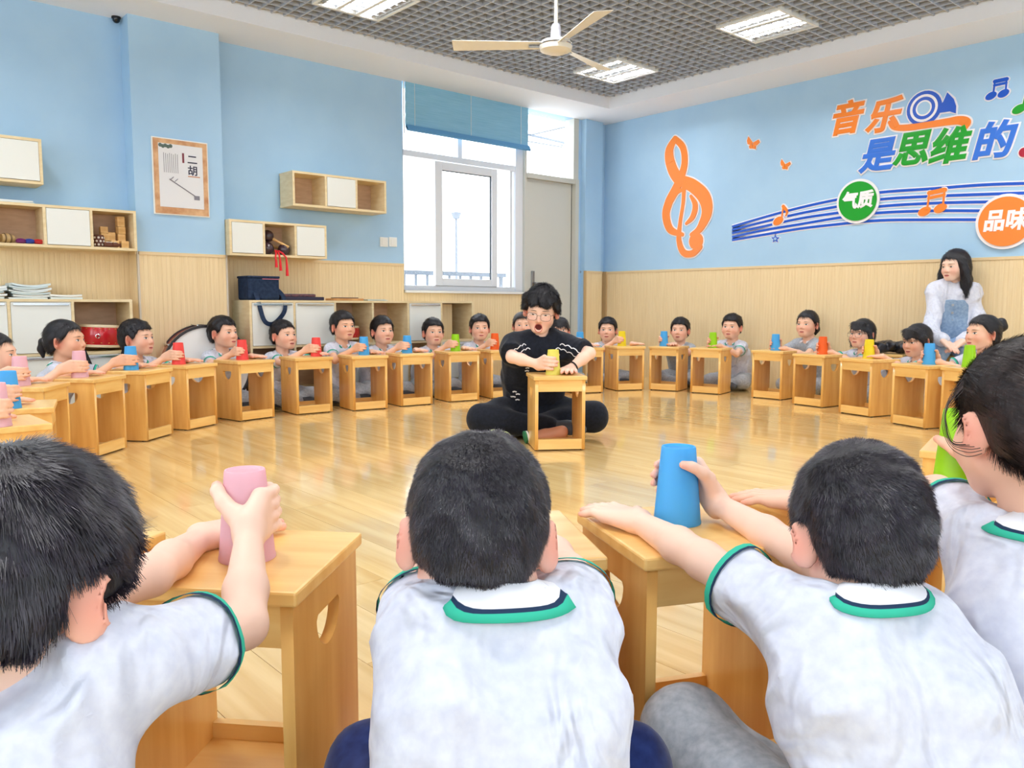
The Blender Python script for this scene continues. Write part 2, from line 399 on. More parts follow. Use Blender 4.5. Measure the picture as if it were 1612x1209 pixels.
door = struct(MB().box((WX1+.028, YB+.05, .01), (DX1-.055, YB+.095, dz)).build('door_1', M_DOORP, bevel=.003))
MB().box((WX1, YB+.02, 0), (WX1+.025, YB+.14, ZS)).box((DX1-.05, YB-.012, 0), (DX1+.0, YB+.14, dz+.05)).box((DX1-.075, YB+.0, dz+.05), (DX1, YB+.14, ZS)).box((WX1+.025, YB+.0, dz), (DX1-.05, YB+.14, dz+.05)).build('door_frame', M_DOORP, door)
MB().box((WX1+.025, YB+.048, .01), (WX1+.0285, YB+.052, dz)).box((DX1-.0555, YB+.048, .01), (DX1-.051, YB+.052, dz)).build('shadow_gap', M_BLACK, door)
MB().box((WX1+.025, YB+.07, dz+.05), (DX1-.075, YB+.074, ZS)).build('transom_pane', M_GLASS, door)
hd = on_y(838, 443, YB+.05)
pl = MB().box((hd[0]-.022, YB+.036, .93), (hd[0]+.022, YB+.05, 1.15)).build('lock_plate', M_METAL, door, bevel=.004)
MB().tube([(hd[0], YB+.036, 1.02), (hd[0], YB-.01, 1.02), (hd[0]+.02, YB-.018, 1.02), (hd[0]+.12, YB-.018, 1.018)], .010, 8).build('lever', M_METAL, pl, True)
# ------------------------------------------------------------------ balcony outside
M_RAIL = mat('railing_grey', (112, 120, 130), .6)
struct(MB().box((2.5, YB+.2, -.15), (9.5, 8.3, -.02)).build('balcony_floor', mat('balcony_concrete', (215, 215, 212), .8)))
rt = on_y(690, 427, 8.0)[2]
rl = empty('balcony_railing', (3.4, 8.0, -.02), 0, 'pale grey balcony railing seen through the window', 'railing')
MB().box((0, -.03, rt-.05+.02), (4.6, .03, rt+.02)).build('top_rail', M_RAIL, rl); MB().box((0, -.02, .1), (4.6, .02, .14)).build('bottom_rail', M_RAIL, rl)
bm_ = MB().box((-.013, -.013, .14), (.013, .013, rt-.03)).mesh('baluster', M_RAIL)
for k in range(28):
    o = bpy.data.objects.new('baluster', bm_); link(o, rl); o.location = (.1+k*.165, 0, 0)
c = on_y(718, 335, 11.0)
lp = empty('lamp_post', (c[0], 11.0, 0), 0, 'thin grey lamp post beyond the balcony railing', 'lamp post')
MB().tube([(0, 0, -3), (0, 0, c[2]-.1)], .022, 8).build('post', M_RAIL, lp, True); MB().lathe([(0, c[2]-.1), (.05, c[2]-.1), (.09, c[2]), (0, c[2]+.02)], 12).build('lamp_head', M_RAIL, lp, True)
a = on_y(832, 212, 7.1); b = on_y(893, 226, 7.5)
for xx in (1.0, 3.4):
    MB().box((xx-.02, -.02, 0), (xx+.02, .02, rt)).build('post', M_RAIL, rl)
dr = empty('drying_rack', (0, 0, 0), 0, 'white metal drying rack hanging outside above the door', 'rack')
MB().tube([a, b], .014, 6).build('rail', M_RAIL, dr); MB().tube([a+[0, .1, -.05], b+[0, .1, -.03]], .008, 6).build('rail', M_RAIL, dr)
MB().tube([a+[.03, 0, 0], (a[0]+.03, YB+.2, a[2])], .008, 6).build('wall_bracket', M_RAIL, dr); MB().tube([b+[-.15, 0, .0], b+[-.15, 0, .6]], .006, 6).build('hanger_rod', M_RAIL, dr); MB().tube([b+[-.2, -.1, -.06], b+[.03, .1, -.02]], .01, 6).build('cross_bar', M_RAIL, dr)
# switches, camera dome
for k, px in enumerate((604, 618)):
    c = on_y(px, 381, YB); t = empty('light_switch', c, 0, ('left' if k == 0 else 'right')+' one of the two white switch plates beside the window', 'switch', 'switch plates')
    MB().box((-.043, -.010, -.043), (.043, 0, .043)).build('plate', M_WHITE, t, bevel=.004); MB().box((-.026, -.0135, -.03), (.026, -.010, .03)).build('rocker', M_WHITE, t, bevel=.002)
c = on_y(183, 33, YB-.05)
t = empty('security_camera', (c[0], YB-.05, ZS), 0, 'tiny black dome camera under the soffit beside the pillar', 'camera')
MB().lathe([(0, 0), (.03, 0), (.03, -.012), (0, -.012)], 16).build('mount', M_BLACK, t); MB().lathe([(.026, -.012), (.024, -.028), (.014, -.04), (0, -.044)], 16).build('dome', mat('dome', (12, 12, 16), .15), t, True)
# ------------------------------------------------------------------ shelves and cabinets
def shelf_box(name, x0, x1, z0, z1, depth, cells, label, yb=YB-.012, group=None, rows=1, cat='shelf', board=.018, legs=0.0):
    """an open-fronted unit; cells = list (row by row from the top) of 'o' open / 'd' door / 'b' door with bar handle / 'h' half panel"""
    r = empty(name, ((x0+x1)/2, yb, z0), 0, label, cat, group); w = x1-x0; h = z1-z0; t = board; n = len(cells[0])
    X = lambda k: -w/2+t/2+k*(w-t)/n
    def part(nm, lo, hi, m, par=r, bv=0): return MB().box(lo, hi).build(nm, m, par, bevel=bv)
    part('top_board', (-w/2, -depth, h-t), (w/2, 0, h), M_SHELF); part('bottom_board', (-w/2, -depth, legs), (w/2, 0, legs+t), M_SHELF)
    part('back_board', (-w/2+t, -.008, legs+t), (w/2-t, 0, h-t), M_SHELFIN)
    rh = (h-t-legs)/rows
    for k in range(n+1):
        part('side_board' if k in (0, n) else 'divider', (X(k)-t/2, -depth, legs+t), (X(k)+t/2, -.008, h-t), M_SHELF)
    for q in range(1, rows): part('middle_board', (-w/2+t, -depth+.001, h-q*rh-t), (w/2-t, -.008, h-q*rh), M_SHELF)
    for q in range(rows):
        zt = h-q*rh-t; zb = h-(q+1)*rh
        for k in range(n):
            a, b = X(k)+t/2+.002, X(k+1)-t/2-.002; ty = cells[q][k]
            if ty in 'db':
                d = part('door', (a, -depth-.004, zb+.003), (b, -depth+.012, zt-.003), M_CABD, bv=.001)
                if ty == 'b': MB().box((a+.012, -depth-.014, zt-.022), (b-.012, -depth-.004, zt-.010)).build('bar_handle', M_CHROME, d)
            elif ty == 'h': part('inner_panel', (a, -depth*.55, zb), (a+(b-a)*.66, -depth*.5, zt-.01), M_WAIN)
    return r
CF = .34   # low cabinet depth
shelf_box('low_cabinet', .245, 1.725, 0.0, .825, CF, ['bbbo', 'oobb'], 'long low cabinet left of the pillar with paper stacks on top', rows=2, cat='cabinet', legs=.10)
shelf_box('low_cabinet', 2.565, 4.74, 0.0, .825, CF, ['bbooboh'[:5]+'h', 'oobbob'], 'long low cabinet under the window with a bag on its left end', rows=2, cat='cabinet', legs=.10)
SD_ = .235
shelf_box('wall_shelf', .375, 1.24, 1.57, 1.86, SD_, ['odd'], 'highest wall shelf at the left edge with a closed white door')
shelf_box('wall_shelf', .945, 1.805, 1.165, 1.443, SD_, ['odo'], 'wall shelf left of the pillar holding wooden blocks and hand drums')
shelf_box('wall_shelf', 2.47, 3.285, 1.165, 1.436, SD_, ['dod'], 'wall shelf right of the pillar holding dark maracas')
shelf_box('wall_shelf', 2.995, 3.866, 1.578, 1.852, SD_, ['odo'], 'empty upper wall shelf right of the pillar with a white middle door')
# ------------------------------------------------------------------ things on the shelves
SZ = 1.165+.018; SY = YB-.012-SD_
M_BLOCK = noise_mix(mat('block_wood', (226, 180, 112), .5), (214, 164, 96), (236, 196, 132), (4, 4, 12), 4, 3)
def block(x, y, z, s=(.05, .05, .05), lab='', rz=0.0):
    o = MB().box((-s[0]/2, -s[1]/2, 0), (s[0]/2, s[1]/2, s[2])).build('wooden_block', M_BLOCK, bevel=.003, loc=(x, y, z)); o.rotation_euler = (0, 0, rz)
    return tag(o, lab, 'block', 'wooden blocks on the shelf beside the pillar')
bx, by = 1.775, SY+.06
for lab, (dx, dy, k, tw, rz) in {'wooden block at the bottom right front of the block pile': (-.04, 0, 0, 1, .1), 'wooden block at the bottom of the pile, left of the right front one': (-.10, .0, 0, 1, -.12),
        'wooden block second from the bottom on the right of the pile': (-.045, .05, 1, 1, .0), 'wooden block third from the bottom on the right of the pile': (-.045, .05, 2, 1, .15),
        'tall wooden block on top of the right column of the pile': (-.047, .05, 3, 1.4, .05), 'wooden block standing in the middle of the pile': (-.11, .06, 1, 1.2, .1),
        'lowest wooden block at the back of the pile': (-.045, .05, 0, 1, 0), 'wooden block on top of the left column of the pile': (-.155, .055, 2, .9, -.1),
        'wooden block lowest of the left column of the pile': (-.155, .055, 0, 1, 0), 'second wooden block of the left column of the pile': (-.155, .055, 1, 1, .06), 'wooden block low at the back centre of the pile': (-.10, .062, 0, 1, 0)}.items():
    block(bx+dx, by+dy, SZ+k*.051, (.05, .05, .05*tw), lab, rz)
M_SPOT = mat('spotted_brown', (96, 50, 32), .5)
def spotted(x, y, z, r, h, lab):
    t = empty('hand_drum', (x, y, z), .3, lab, 'drum')
    b = MB().lathe([(0, 0), (r*.9, 0), (r, h*.15), (r, h*.85), (r*.9, h), (0, h)], 20).build('shell', M_SPOT, t, True)
    q = MB()
    for i in range(9):
        for k in range(3):
            a = i*2*math.pi/9+k*.35; zc = h*(.22+.28*k)
            q.lathe([(0, .004), (.006, .003), (.008, 0)], 6, o=(0, 0, 0), axis='z')
            L = len(q.v)-18
            for j in range(L, len(q.v)):
                u, v_, w_ = q.v[j]; rr = r+w_
                q.v[j] = (rr*math.cos(a)-v_*math.sin(a)*1, rr*math.sin(a)+v_*math.cos(a), zc+u)
    q.build('studs', mat('stud_white', (236, 230, 220), .4), t)
spotted(1.575, SY+.08, SZ, .036, .085, 'dark brown hand drum with white studs beside the wooden blocks')
for k, (x, lab) in enumerate(((1.63, 'small studded rattle lying left of the wooden blocks'), (1.675, 'small studded rattle nearest the wooden blocks'))):
    t = empty('rattle', (x, SY+.04, SZ), .4*k, lab, 'rattle')
    MB().lathe([(0, -.03), (.016, -.03), (.019, 0), (.016, .03), (0, .03)], 14, axis='x', o=(0, 0, .019)).build('barrel', M_SPOT, t, True)
    q = MB()
    for i in range(7): q.box((-.018+.006*i, -.008, .034), (-.0145+.006*i, -.004, .0395))
    q.build('studs', mat('stud_white', (236, 230, 220), .4), t)
for x, rgb, lab in ((1.105, (120, 40, 110), 'purple castanet on the wall shelf left of the pillar'), (1.155, (40, 70, 170), 'blue castanet on the wall shelf left of the pillar'), (1.205, (200, 36, 44), 'red castanet on the wall shelf left of the pillar')):
    t = empty('castanet', (x, SY+.07, SZ), random.uniform(-.5, .5), lab, 'castanet', 'castanets on the wall shelf')
    for s_ in (0, 1): MB().lathe([(0, 0), (.03, .0), (.031, .005), (.022, .014), (0, .018)], 18, o=(0, 0, 0)).build('shell', mat('cast%d' % rgb[0], rgb, .3), t, True, loc=(0, 0, .0 if s_ == 0 else .022)).rotation_euler = (0, (0 if s_ else math.pi), 0)
    for ch in t.children: ch.location.z = .018 if ch.rotation_euler.y else .02
t = empty('rattle_drum', (1.03, SY+.08, SZ), .3, 'tan and brown striped rattle at the left of the wall shelf', 'rattle')
MB().lathe([(0, -.04), (.026, -.04), (.032, -.015), (.03, .02), (.022, .04), (0, .04)], 18, axis='x', o=(0, 0, .033)).build('barrel', mat('tan', (190, 160, 110), .5), t, True)
for u in (-.02, .012): MB().lathe([(.031, u-.006), (.0335, u), (.031, u+.006)], 18, axis='x', o=(0, 0, .033), cap=False).build('stripe', mat('brown', (110, 84, 50), .5), t, True)
def paper(x, y, z, w, d, n, lab, grp=None, curl=.006, rgb=(222, 228, 224)):
    r = empty('paper_stack', (x, y, z), 0, lab, 'papers', grp); h = 0
    for k in range(n):
        t_ = random.uniform(.009, .016); dx = random.uniform(-.018, .018); dy = random.uniform(-.01, .01); m = 8
        v = []; f = []
        for i in range(m+1):
            u = -w/2+w*i/m; zz = h+curl*(2*i/m-1)**2*min(k, 3)*.8
            v += [(u+dx, -d/2+dy, zz), (u+dx, d/2+dy, zz), (u+dx, d/2+dy, zz+t_*.9), (u+dx, -d/2+dy, zz+t_*.9)]
        for i in range(m):
            for q in range(4): f.append((4*i+q, 4*i+4+q, 4*i+4+(q+1) % 4, 4*i+(q+1) % 4))
        f += [(3, 2, 1, 0), (4*m, 4*m+1, 4*m+2, 4*m+3)]
        MB().add(v, f).build('booklet', mat('paper_%d' % (k % 3), [(216, 226, 226), (232, 234, 230), (196, 212, 214)][k % 3], .7), r); h += t_
    return r
CZ = .8255
paper(1.125, YB-.17, CZ, .22, .24, 7, 'tallest paper stack with curled sheets on the left cabinet')
paper(.87, YB-.17, CZ, .24, .24, 5, 'lower paper stack at the left end of the left cabinet')
paper(1.33, YB-.19, CZ, .19, .22, 2, 'thin booklets lying right of the tall paper stack')
paper(1.05, YB-.11, 1.4435, .26, .16, 2, 'thin papers lying on top of the wall shelf left of the pillar', curl=.002)
M_RED = mat('drum_red', (196, 24, 34), .25, coat=.5); M_SKIN_D = mat('drum_skin', (236, 220, 186), .6); M_GOLD = mat('brass', (206, 164, 70), .3, metal=.8)
def red_drum(x, y, z, r, h, lab, tilt=0.0, strap=True):
    t = empty('red_drum', (x, y, z), 0, lab, 'drum'); t.rotation_euler = (0, tilt, 0)
    MB().lathe([(r*.93, .012), (r*.99, h*.25), (r*1.02, h*.5), (r*.99, h*.75), (r*.93, h-.012)], 36).build('shell', M_RED, t, True)
    MB().lathe([(0, h), (r*.88, h), (r*.94, h-.004), (r*.955, h-.016), (r*.94, h-.02)], 36).build('drumhead', M_SKIN_D, t, True)
    MB().lathe([(r*.93, .02), (r*.955, .014), (r*.93, .0), (0, 0)], 36).build('drumhead', M_SKIN_D, t, True)
    for k in range(18):
        a = k*math.pi/9
        for zz in (h-.028, .03): MB().lathe([(0, .004), (.004, .003), (.005, 0)], 6).build('stud', M_GOLD, t, True, loc=(r*.965*math.cos(a), r*.965*math.sin(a), zz))
    for k in range(3):
        a = -1.9+k*2.1; MB().lathe([(.012, -.003), (.016, 0), (.012, .003)], 14, axis='y', cap=False).build('ring_handle', M_CHROME, t, True, loc=(r*1.05*math.cos(a), r*1.05*math.sin(a), h*.5))
    return t
red_drum(1.545, YB-.19, .478+.018, .142, .155, 'red drum with a pale skin tilted in the open cell of the left cabinet', .05)
b = MB()
for (p, q) in (((1.40, .485), (1.475, .27)), ((1.655, .49), (1.59, .27))):
    y = YB-.012-CF-.02
    b.add([(p[0]-.014, y, p[1]), (p[0]+.014, y, p[1]), (q[0]+.014, y, q[1]), (q[0]-.014, y, q[1]), (p[0]-.014, y-.004, p[1]), (p[0]+.014, y-.004, p[1]), (q[0]+.014, y-.004, q[1]), (q[0]-.014, y-.004, q[1])],
          [(0, 1, 2, 3), (7, 6, 5, 4), (0, 4, 5, 1), (1, 5, 6, 2), (2, 6, 7, 3), (3, 7, 4, 0)])
tag(b.build('drum_strap', M_BLACK), 'black webbing straps hanging below the red drum', 'strap')
red_drum(3.50, YB-.17, .478+.018, .11, .115, 'red drum in the open cell of the right cabinet behind a boy', .0)
t = empty('dark_case', (4.16, YB-.2, .497), 0, 'small dark case lying in the open cell of the right cabinet', 'case')
MB().box((-.07, -.06, 0), (.09, .08, .045)).build('case_body', mat('case_dark', (48, 50, 64), .5), t, bevel=.008); MB().box((-.05, -.05, .0455), (.05, .05, .075)).build('case_lid', mat('case_dark', (48, 50, 64), .5), t, bevel=.008)
t = empty('red_cushion', (2.74, YB-.20, .128), 0, 'dark red drum cushion in the lower cell of the right cabinet', 'cushion')
MB().lathe([(0, 0), (.10, .0), (.13, .04), (.13, .12), (.10, .16), (0, .17)], 24).build('pad', mat('dark_red', (150, 24, 36), .6), t, True); MB().lathe([(.128, .07), (.134, .08), (.128, .09)], 24, cap=False).build('piping', M_BLACK, t, True)
# maracas and tassel
M_MAR = mat('maraca_dark', (62, 42, 52), .22, coat=.4)
for k, (x, z, r, dy, ang, lab) in enumerate(((2.815, .052, .052, .10, .6, 'lower left dark maraca in the wall shelf'), (2.835, .152, .048, .13, 2.6, 'upper dark maraca resting on the others in the wall shelf'), (2.945, .048, .048, .08, 2.2, 'right dark maraca in the wall shelf'))):
    t = empty('maraca', (x, SY+dy, SZ+z), 0, lab, 'maraca', 'maracas in the wall shelf')
    MB().lathe([(r*math.sin(math.pi*i/14), -r*math.cos(math.pi*i/14)) for i in range(15)], 24).build('head', M_MAR, t, True)
    d = np.array([math.sin(ang), -.55, -math.cos(ang) if k != 1 else -.55]); d /= np.linalg.norm(d)
    if k == 1: d = np.array([.72, -.5, -.48])
    if k != 1: d = np.array([.35*(1 if k == 0 else -1), .9, .25])
    e = .135 if k == 1 else .08
    MB().tube([d*r*.8, d*(r+.03), d*(r+e)], [.013, .010, .012], 10).build('handle', M_BLOCK, t, True)
t = empty('red_tassel', (2.865, SY-.006, SZ), 0, 'bright red tassels hanging over the edge of the wall shelf', 'tassel')
for dx, l in ((-.035, .10), (0, .125), (.055, .165)):
    MB().tube([(dx*.3, .05, .035), (dx*.6, .01, .012), (dx, -.006, -.02), (dx+.004, -.006, -l*.5), (dx+.006, -.006, -l)], [.006, .007, .006, .009, .012], 7).build('tassel_strand', mat('tassel_red', (226, 24, 36), .6), t, True)
# bag, zithers, tray on the right cabinet
M_NAVY = noise_mix(mat('bag_navy', (34, 48, 72), .75, .2), (28, 42, 66), (40, 56, 82), ns=40, detail=2)
bag = empty('instrument_bag', (2.715, YB-.20, CZ), 0, 'dark navy instrument bag with a hanging strap on the right cabinet', 'bag')
MB().box((-.135, -.10, .0), (.125, .10, .175)).build('bag_body', M_NAVY, bag, bevel=.016); MB().box((-.137, -.104, .168), (.127, .104, .186)).build('flap', M_NAVY, bag, bevel=.006)
MB().box((-.02, -.1065, .160), (.12, -.1035, .166)).build('zip', mat('zip_pink', (190, 110, 130), .5), bag)
st = [(.125, -.06, .08), (.15, -.11, .02), (.12, -.185, -.08), (.05, -.188, -.165), (-.005, -.188, -.185), (-.055, -.188, -.15), (-.075, -.15, -.02), (-.08, -.108, .06)]
P = catmull(st, 6); v = []; f = []
for i, p in enumerate(P): v += [p+[-.004, 0, .016], p+[.004, 0, -.016], p+[.004, -.004, -.016], p+[-.004, -.004, .016]]
v = []
for i, p in enumerate(P):
    tt = P[min(i+1, len(P)-1)]-P[max(i-1, 0)]; nn = np.array([tt[2], 0, -tt[0]]); nn = nn/(np.linalg.norm(nn)+1e-6)*.017
    v += [p+nn, p-nn, p-nn+[0, -.004, 0], p+nn+[0, -.004, 0]]
for i in range(len(P)-1):
    for k in range(4): f.append((4*i+k, 4*i+(k+1) % 4, 4*i+4+(k+1) % 4, 4*i+4+k))
MB().add(v, f).build('strap', M_NAVY, bag)
zt = empty('zither', (3.03, YB-.22, CZ), 0, 'long dark purple zither lying beside the navy bag', 'zither')
MB().box((-.18, -.07, 0), (.20, .07, .028)).build('case_base', mat('zither_base', (38, 34, 60), .5), zt, bevel=.005); MB().box((-.165, -.06, .0285), (.13, .06, .05)).build('soundboard', noise_mix(mat('zither_top', (92, 58, 66), .5), (60, 40, 60), (120, 76, 76), ns=60), zt, bevel=.005)
for k in range(6): MB().box((-.15+.0*k, -.05+.018*k, .0505), (.12, -.0485+.018*k, .052)).build('string', M_METAL, zt)
tr = empty('wooden_tray', (3.475, YB-.2, CZ), 0, 'flat wooden instrument with a dark edge on the right cabinet', 'instrument')
MB().box((-.15, -.07, 0), (.14, .07, .018)).build('board', noise_mix(mat('tray_wood', (206, 146, 84), .45), (190, 126, 66), (220, 166, 104), (2, 14, 2), 4), tr, bevel=.004); MB().box((-.11, -.05, .0185), (.10, .05, .026)).build('dark_inlay', mat('inlay', (70, 44, 40), .5), tr, bevel=.003)
pp = empty('sheet_pile', (3.75, YB-.2, CZ), 0, 'thin pale sheets lying beside the flat wooden instrument', 'papers')
MB().box((-.09, -.06, 0), (.11, .07, .006)).build('sheet', mat('paper_0', (216, 226, 226), .7), pp); MB().box((-.10, -.07, .0062), (.08, .05, .011)).build('sheet', mat('paper_2', (196, 212, 214), .7), pp)
# bass drum leaning at the pillar
bd = empty('bass_drum', (2.235, PY-.115, .0), R(-8), 'large bass drum with a white head standing in front of the pillar', 'drum')
rr = .315; cz = rr+.012
MB().lathe([(0, .0), (rr*.95, .0), (rr*.95, -.006), (0, -.006)], 56, axis='y', o=(0, -.095, cz)).build('drumhead', mat('head_white', (240, 240, 238), .4), bd, True)
MB().lathe([(rr*.965, -.075), (rr*.965, .075)], 56, axis='y', o=(0, 0, cz), cap=False).build('shell', mat('shell_red', (176, 70, 44), .25, coat=.5), bd, True)
for y in (-.09, .085): MB().lathe([(rr*.94, -.014), (rr*1.0, -.014), (rr*1.0, .014), (rr*.94, .014), (rr*.94, -.014)], 56, axis='y', o=(0, y, cz), cap=False).build('hoop', mat('hoop_black', (34, 28, 34), .3), bd, True)
for k in range(8):
    a = k*math.pi/4+.2; MB().tube([(rr*1.015*math.cos(a), -.10, cz+rr*1.015*math.sin(a)), (rr*1.015*math.cos(a), .095, cz+rr*1.015*math.sin(a))], .006, 6).build('tension_rod', M_CHROME, bd, True)
# ------------------------------------------------------------------ poster on the pillar
tl = on_y(237, 213, PY); br_ = on_y(329, 337, PY); pw = br_[0]-tl[0]; ph = .545; pc = (tl[0]+br_[0])/2; pz = (on_y(238, 213, PY)[2]+on_y(329, 228, PY)[2])/2
po = empty('framed_poster', (pc, PY, pz-ph), 0, 'framed instrument poster with dark brush characters on the pillar', 'poster')
MB().box((-pw/2, -.014, 0), (pw/2, 0, ph)).build('backing', mat('poster_edge', (240, 238, 232), .4), po)
MB().box((-pw/2+.008, -.018, .008), (pw/2-.008, -.0142, ph-.008)).build('frame_band', noise_mix(mat('poster_wood', (206, 154, 106), .5), (188, 130, 84), (222, 178, 132), (2, 2, 2), 6), po)
mw, mh = pw/2-.042, .045
MB().box((-mw, -.020, mh+.01), (mw, -.0182, ph-.04)).build('print', mat('poster_paper', (226, 226, 228), .5), po)
M_INK = mat('ink', (40, 40, 66), .6)
def text_mesh(s, size, shear=0.0, offset=0.0, extrude=.002, bevel=0.0):
    c = bpy.data.curves.new('t', 'FONT'); c.body = s; c.size = size; c.shear = shear; c.offset = offset; c.extrude = extrude; c.align_x = 'CENTER'; c.align_y = 'CENTER'
    c.resolution_u = 4
    if bevel: c.bevel_depth = bevel; c.bevel_resolution = 1
    o = bpy.data.objects.new('t', c); COL.objects.link(o); bpy.context.view_layer.update()
    me = bpy.data.meshes.new_from_object(o.evaluated_get(bpy.context.evaluated_depsgraph_get()))
    bpy.data.objects.remove(o); bpy.data.curves.remove(c); return me
def text_obj(name, s, size, m, parent, mtx, **k):
    me = text_mesh(s, size, **k); me.materials.clear(); me.materials.append(m)
    o = bpy.data.objects.new(name, me); link(o, parent); o.matrix_local = mtx; return o
def back_mtx(x, y, z): return Matrix(((1, 0, 0, x), (0, 0, -1, y), (0, 1, 0, z), (0, 0, 0, 1)))
for ch, z in (('二', ph-.14), ('胡', ph-.22)): text_obj('brush_character', ch, .075, M_INK, po, back_mtx(mw*.52, -.0205, z), offset=.0012, extrude=.0008)
for k in range(8): MB().box((-mw*.78+.012*k*1.15, -.0205, ph-.245), (-mw*.78+.012*k*1.15+.0035, -.0201, ph-.105-.004*(k % 3))).build('text_column', mat('ink_grey', (120, 118, 124), .6), po)
MB().box((mw*.06, -.0206, ph-.165), (mw*.06+.014, -.0201, ph-.095)).build('red_label', mat('seal_red', (120, 44, 60), .6), po)
MB().tube([(-mw*.55, -.022, ph-.29), (mw*.62, -.022, ph-.40)], .0035, 6).build('fiddle_neck', mat('ink_mid', (130, 128, 138), .6), po)
MB().box((mw*.55, -.023, ph-.425), (mw*.8, -.0201, ph-.395)).build('fiddle_box', mat('ink_mid', (130, 128, 138), .6), po)
for k in (0, 1): MB().tube([(-mw*.5+.03*k, -.022, ph-.292-.012*k), (-mw*.5+.03*k+.022, -.022, ph-.272-.012*k)], .0025, 5).build('tuning_peg', mat('ink_mid', (130, 128, 138), .6), po)
for k in range(5): MB().lathe([(0, .001), (.014, 0)], 9, axis='y').build('plum_branch', mat('leaf_ink', (84, 100, 92), .6), po, loc=(-mw+.015+.018*k, -.0208, ph-.055-.006*(k % 2)))
MB().box((mw*.3, -.0206, ph-.262), (mw*.85, -.0201, ph-.254)).build('mountain_mark', mat('tray_wood2', (196, 140, 110), .5), po)
# ------------------------------------------------------------------ the painted music wall: cut letters and signs with white edges
M_ORG = mat('sign_orange', (244, 134, 40), .35); M_BLU = mat('sign_blue', (16, 84, 200), .35); M_BLU2 = mat('sign_blue_light', (52, 116, 220), .35); M_GRN = mat('sign_green', (18, 156, 34), .35)
M_SGW = mat('sign_white', (244, 240, 244), .4); M_DRED = mat('sign_dark_red', (170, 20, 50), .4)
def wp(x, y): q = on_x(x, y, XR); return (-q[1], q[2])            # wall plane: u = -y (to the right), v = z
def wall_mtx(u, v, d): return Matrix(((0, 0, -1, XR-d), (-1, 0, 0, -u), (0, 1, 0, v), (0, 0, 0, 1)))
def wall_root(name, u, v, label, cat, group=None): return tag(link_e(name, u, v), label, cat, group)
def link_e(name, u, v):
    o = bpy.data.objects.new(name, None); o.empty_display_size = .05; COL.objects.link(o); o.matrix_world = wall_mtx(u, v, 0); return o
I4 = lambda d: Matrix.Translation((0, 0, d))
def letter(ch, x, y, size, m, lab, sx=1.0, rot=0.0, grp='cut characters on the music wall'):
    u, v = wp(x, y); r = wall_root('wall_character', u, v, lab, 'wall letter', grp)
    rm = Matrix.Rotation(rot, 4, 'Z') @ Matrix.Diagonal((sx, 1, 1, 1))
    fl = Matrix.Diagonal((1, 1, .22, 1))
    text_obj('white_edge', ch, size, M_SGW, r, I4(.0055) @ rm @ fl, shear=.22, bevel=.022, extrude=.001)
    text_obj('glyph', ch, size, m, r, I4(.0125) @ rm @ fl, shear=.22, bevel=.0098, extrude=.012)
letter('音', 1331, 190, .285, M_ORG, 'orange wall character reading 音, first of the upper line', 1.0)
letter('乐', 1390, 186, .285, M_ORG, 'orange wall character reading 乐, beside the horn', 1.0)
letter('是', 1380, 248, .285, M_BLU2, 'blue wall character reading 是, first of the lower line', 1.0)
letter('思', 1434, 238, .285, M_GRN, 'green wall character reading 思, just right of the blue 是', 1.0)
letter('维', 1492, 234, .285, M_GRN, 'green wall character reading 维, just left of the blue 的', 1.0)
letter('的', 1562, 226, .285, M_BLU2, 'blue wall character reading 的, last of the lower line', 1.0)
def flat(name, polys, m, parent, d0, d1):
    b = MB()
    for p in polys: b.prism(p, d0, d1)
    return b.build(name, m, parent)
def ribbon(P, Wd, n=8):
    """outline of a stroke with varying width (closed polygon list of quads)"""
    P3 = catmull([(p[0], p[1], w_) for p, w_ in zip(P, Wd)], n); out = []
    L = []; Rr = []
    for i, p in enumerate(P3):
        t = P3[min(i+1, len(P3)-1)][:2]-P3[max(i-1, 0)][:2]; t = t/(np.linalg.norm(t)+1e-9); nn = np.array([-t[1], t[0]])
        L.append(p[:2]+nn*p[2]/2); Rr.append(p[:2]-nn*p[2]/2)
    for i in range(len(L)-1): out.append([tuple(Rr[i]), tuple(Rr[i+1]), tuple(L[i+1]), tuple(L[i])])
    return out
def disc(c, r, n=28, sx=1.0, rot=0.0):
    o = []
    for i in range(n):
        a = 2*math.pi*i/n; x, y = r*sx*math.cos(a), r*math.sin(a); o.append((c[0]+x*math.cos(rot)-y*math.sin(rot), c[1]+x*math.sin(rot)+y*math.cos(rot)))
    return o
def sign(name, x, y, label, cat, m, strokes=(), discs=(), polys=(), edge=.022, group=None):
    """strokes [(px points, widths m)], discs [(px, r, sx, rot)], polys [[px...]] in sight-line pixels that fall on the wall"""
    u, v = wp(x, y); r = wall_root(name, u, v, label, cat, group); O = np.array([u, v])
    for nm, mm, ex, d0, d1 in (('white_edge', M_SGW, edge, .0005, .006), ('shape', m, 0.0, .0062, .014)):
        pl = []
        for pts, wd in strokes:
            Q = [np.array(wp(*q))-O for q in pts]; pl += ribbon(Q, [w_+ex for w_ in wd]);
            pl += [disc(Q[0], (wd[0]+ex)/2, 12), disc(Q[-1], (wd[-1]+ex)/2, 12)]
        for q, rad, sx, rot in discs: pl.append(disc(np.array(wp(*q))-O, rad+ex/2, 28, sx, rot))
        for pg in polys:
            Q = [np.array(wp(*q))-O for q in pg]; c = sum(Q)/len(Q)
            pl.append([tuple(q+(q-c)/max(np.linalg.norm(q-c), 1e-6)*ex*.6) for q in Q])
        b = MB(); step = 0
        for k, p in enumerate(pl):
            A = sum(p[i][0]*p[(i+1) % len(p)][1]-p[(i+1) % len(p)][0]*p[i][1] for i in range(len(p)))
            if A < 0: p = p[::-1]
            b.prism(p, d0, d1+.00006*(k % 40))
        b.build(nm, mm, r)
    return r
Z6 = lambda pts: [(960+a/2.4724, 60+b/2.4724) for a, b in pts]
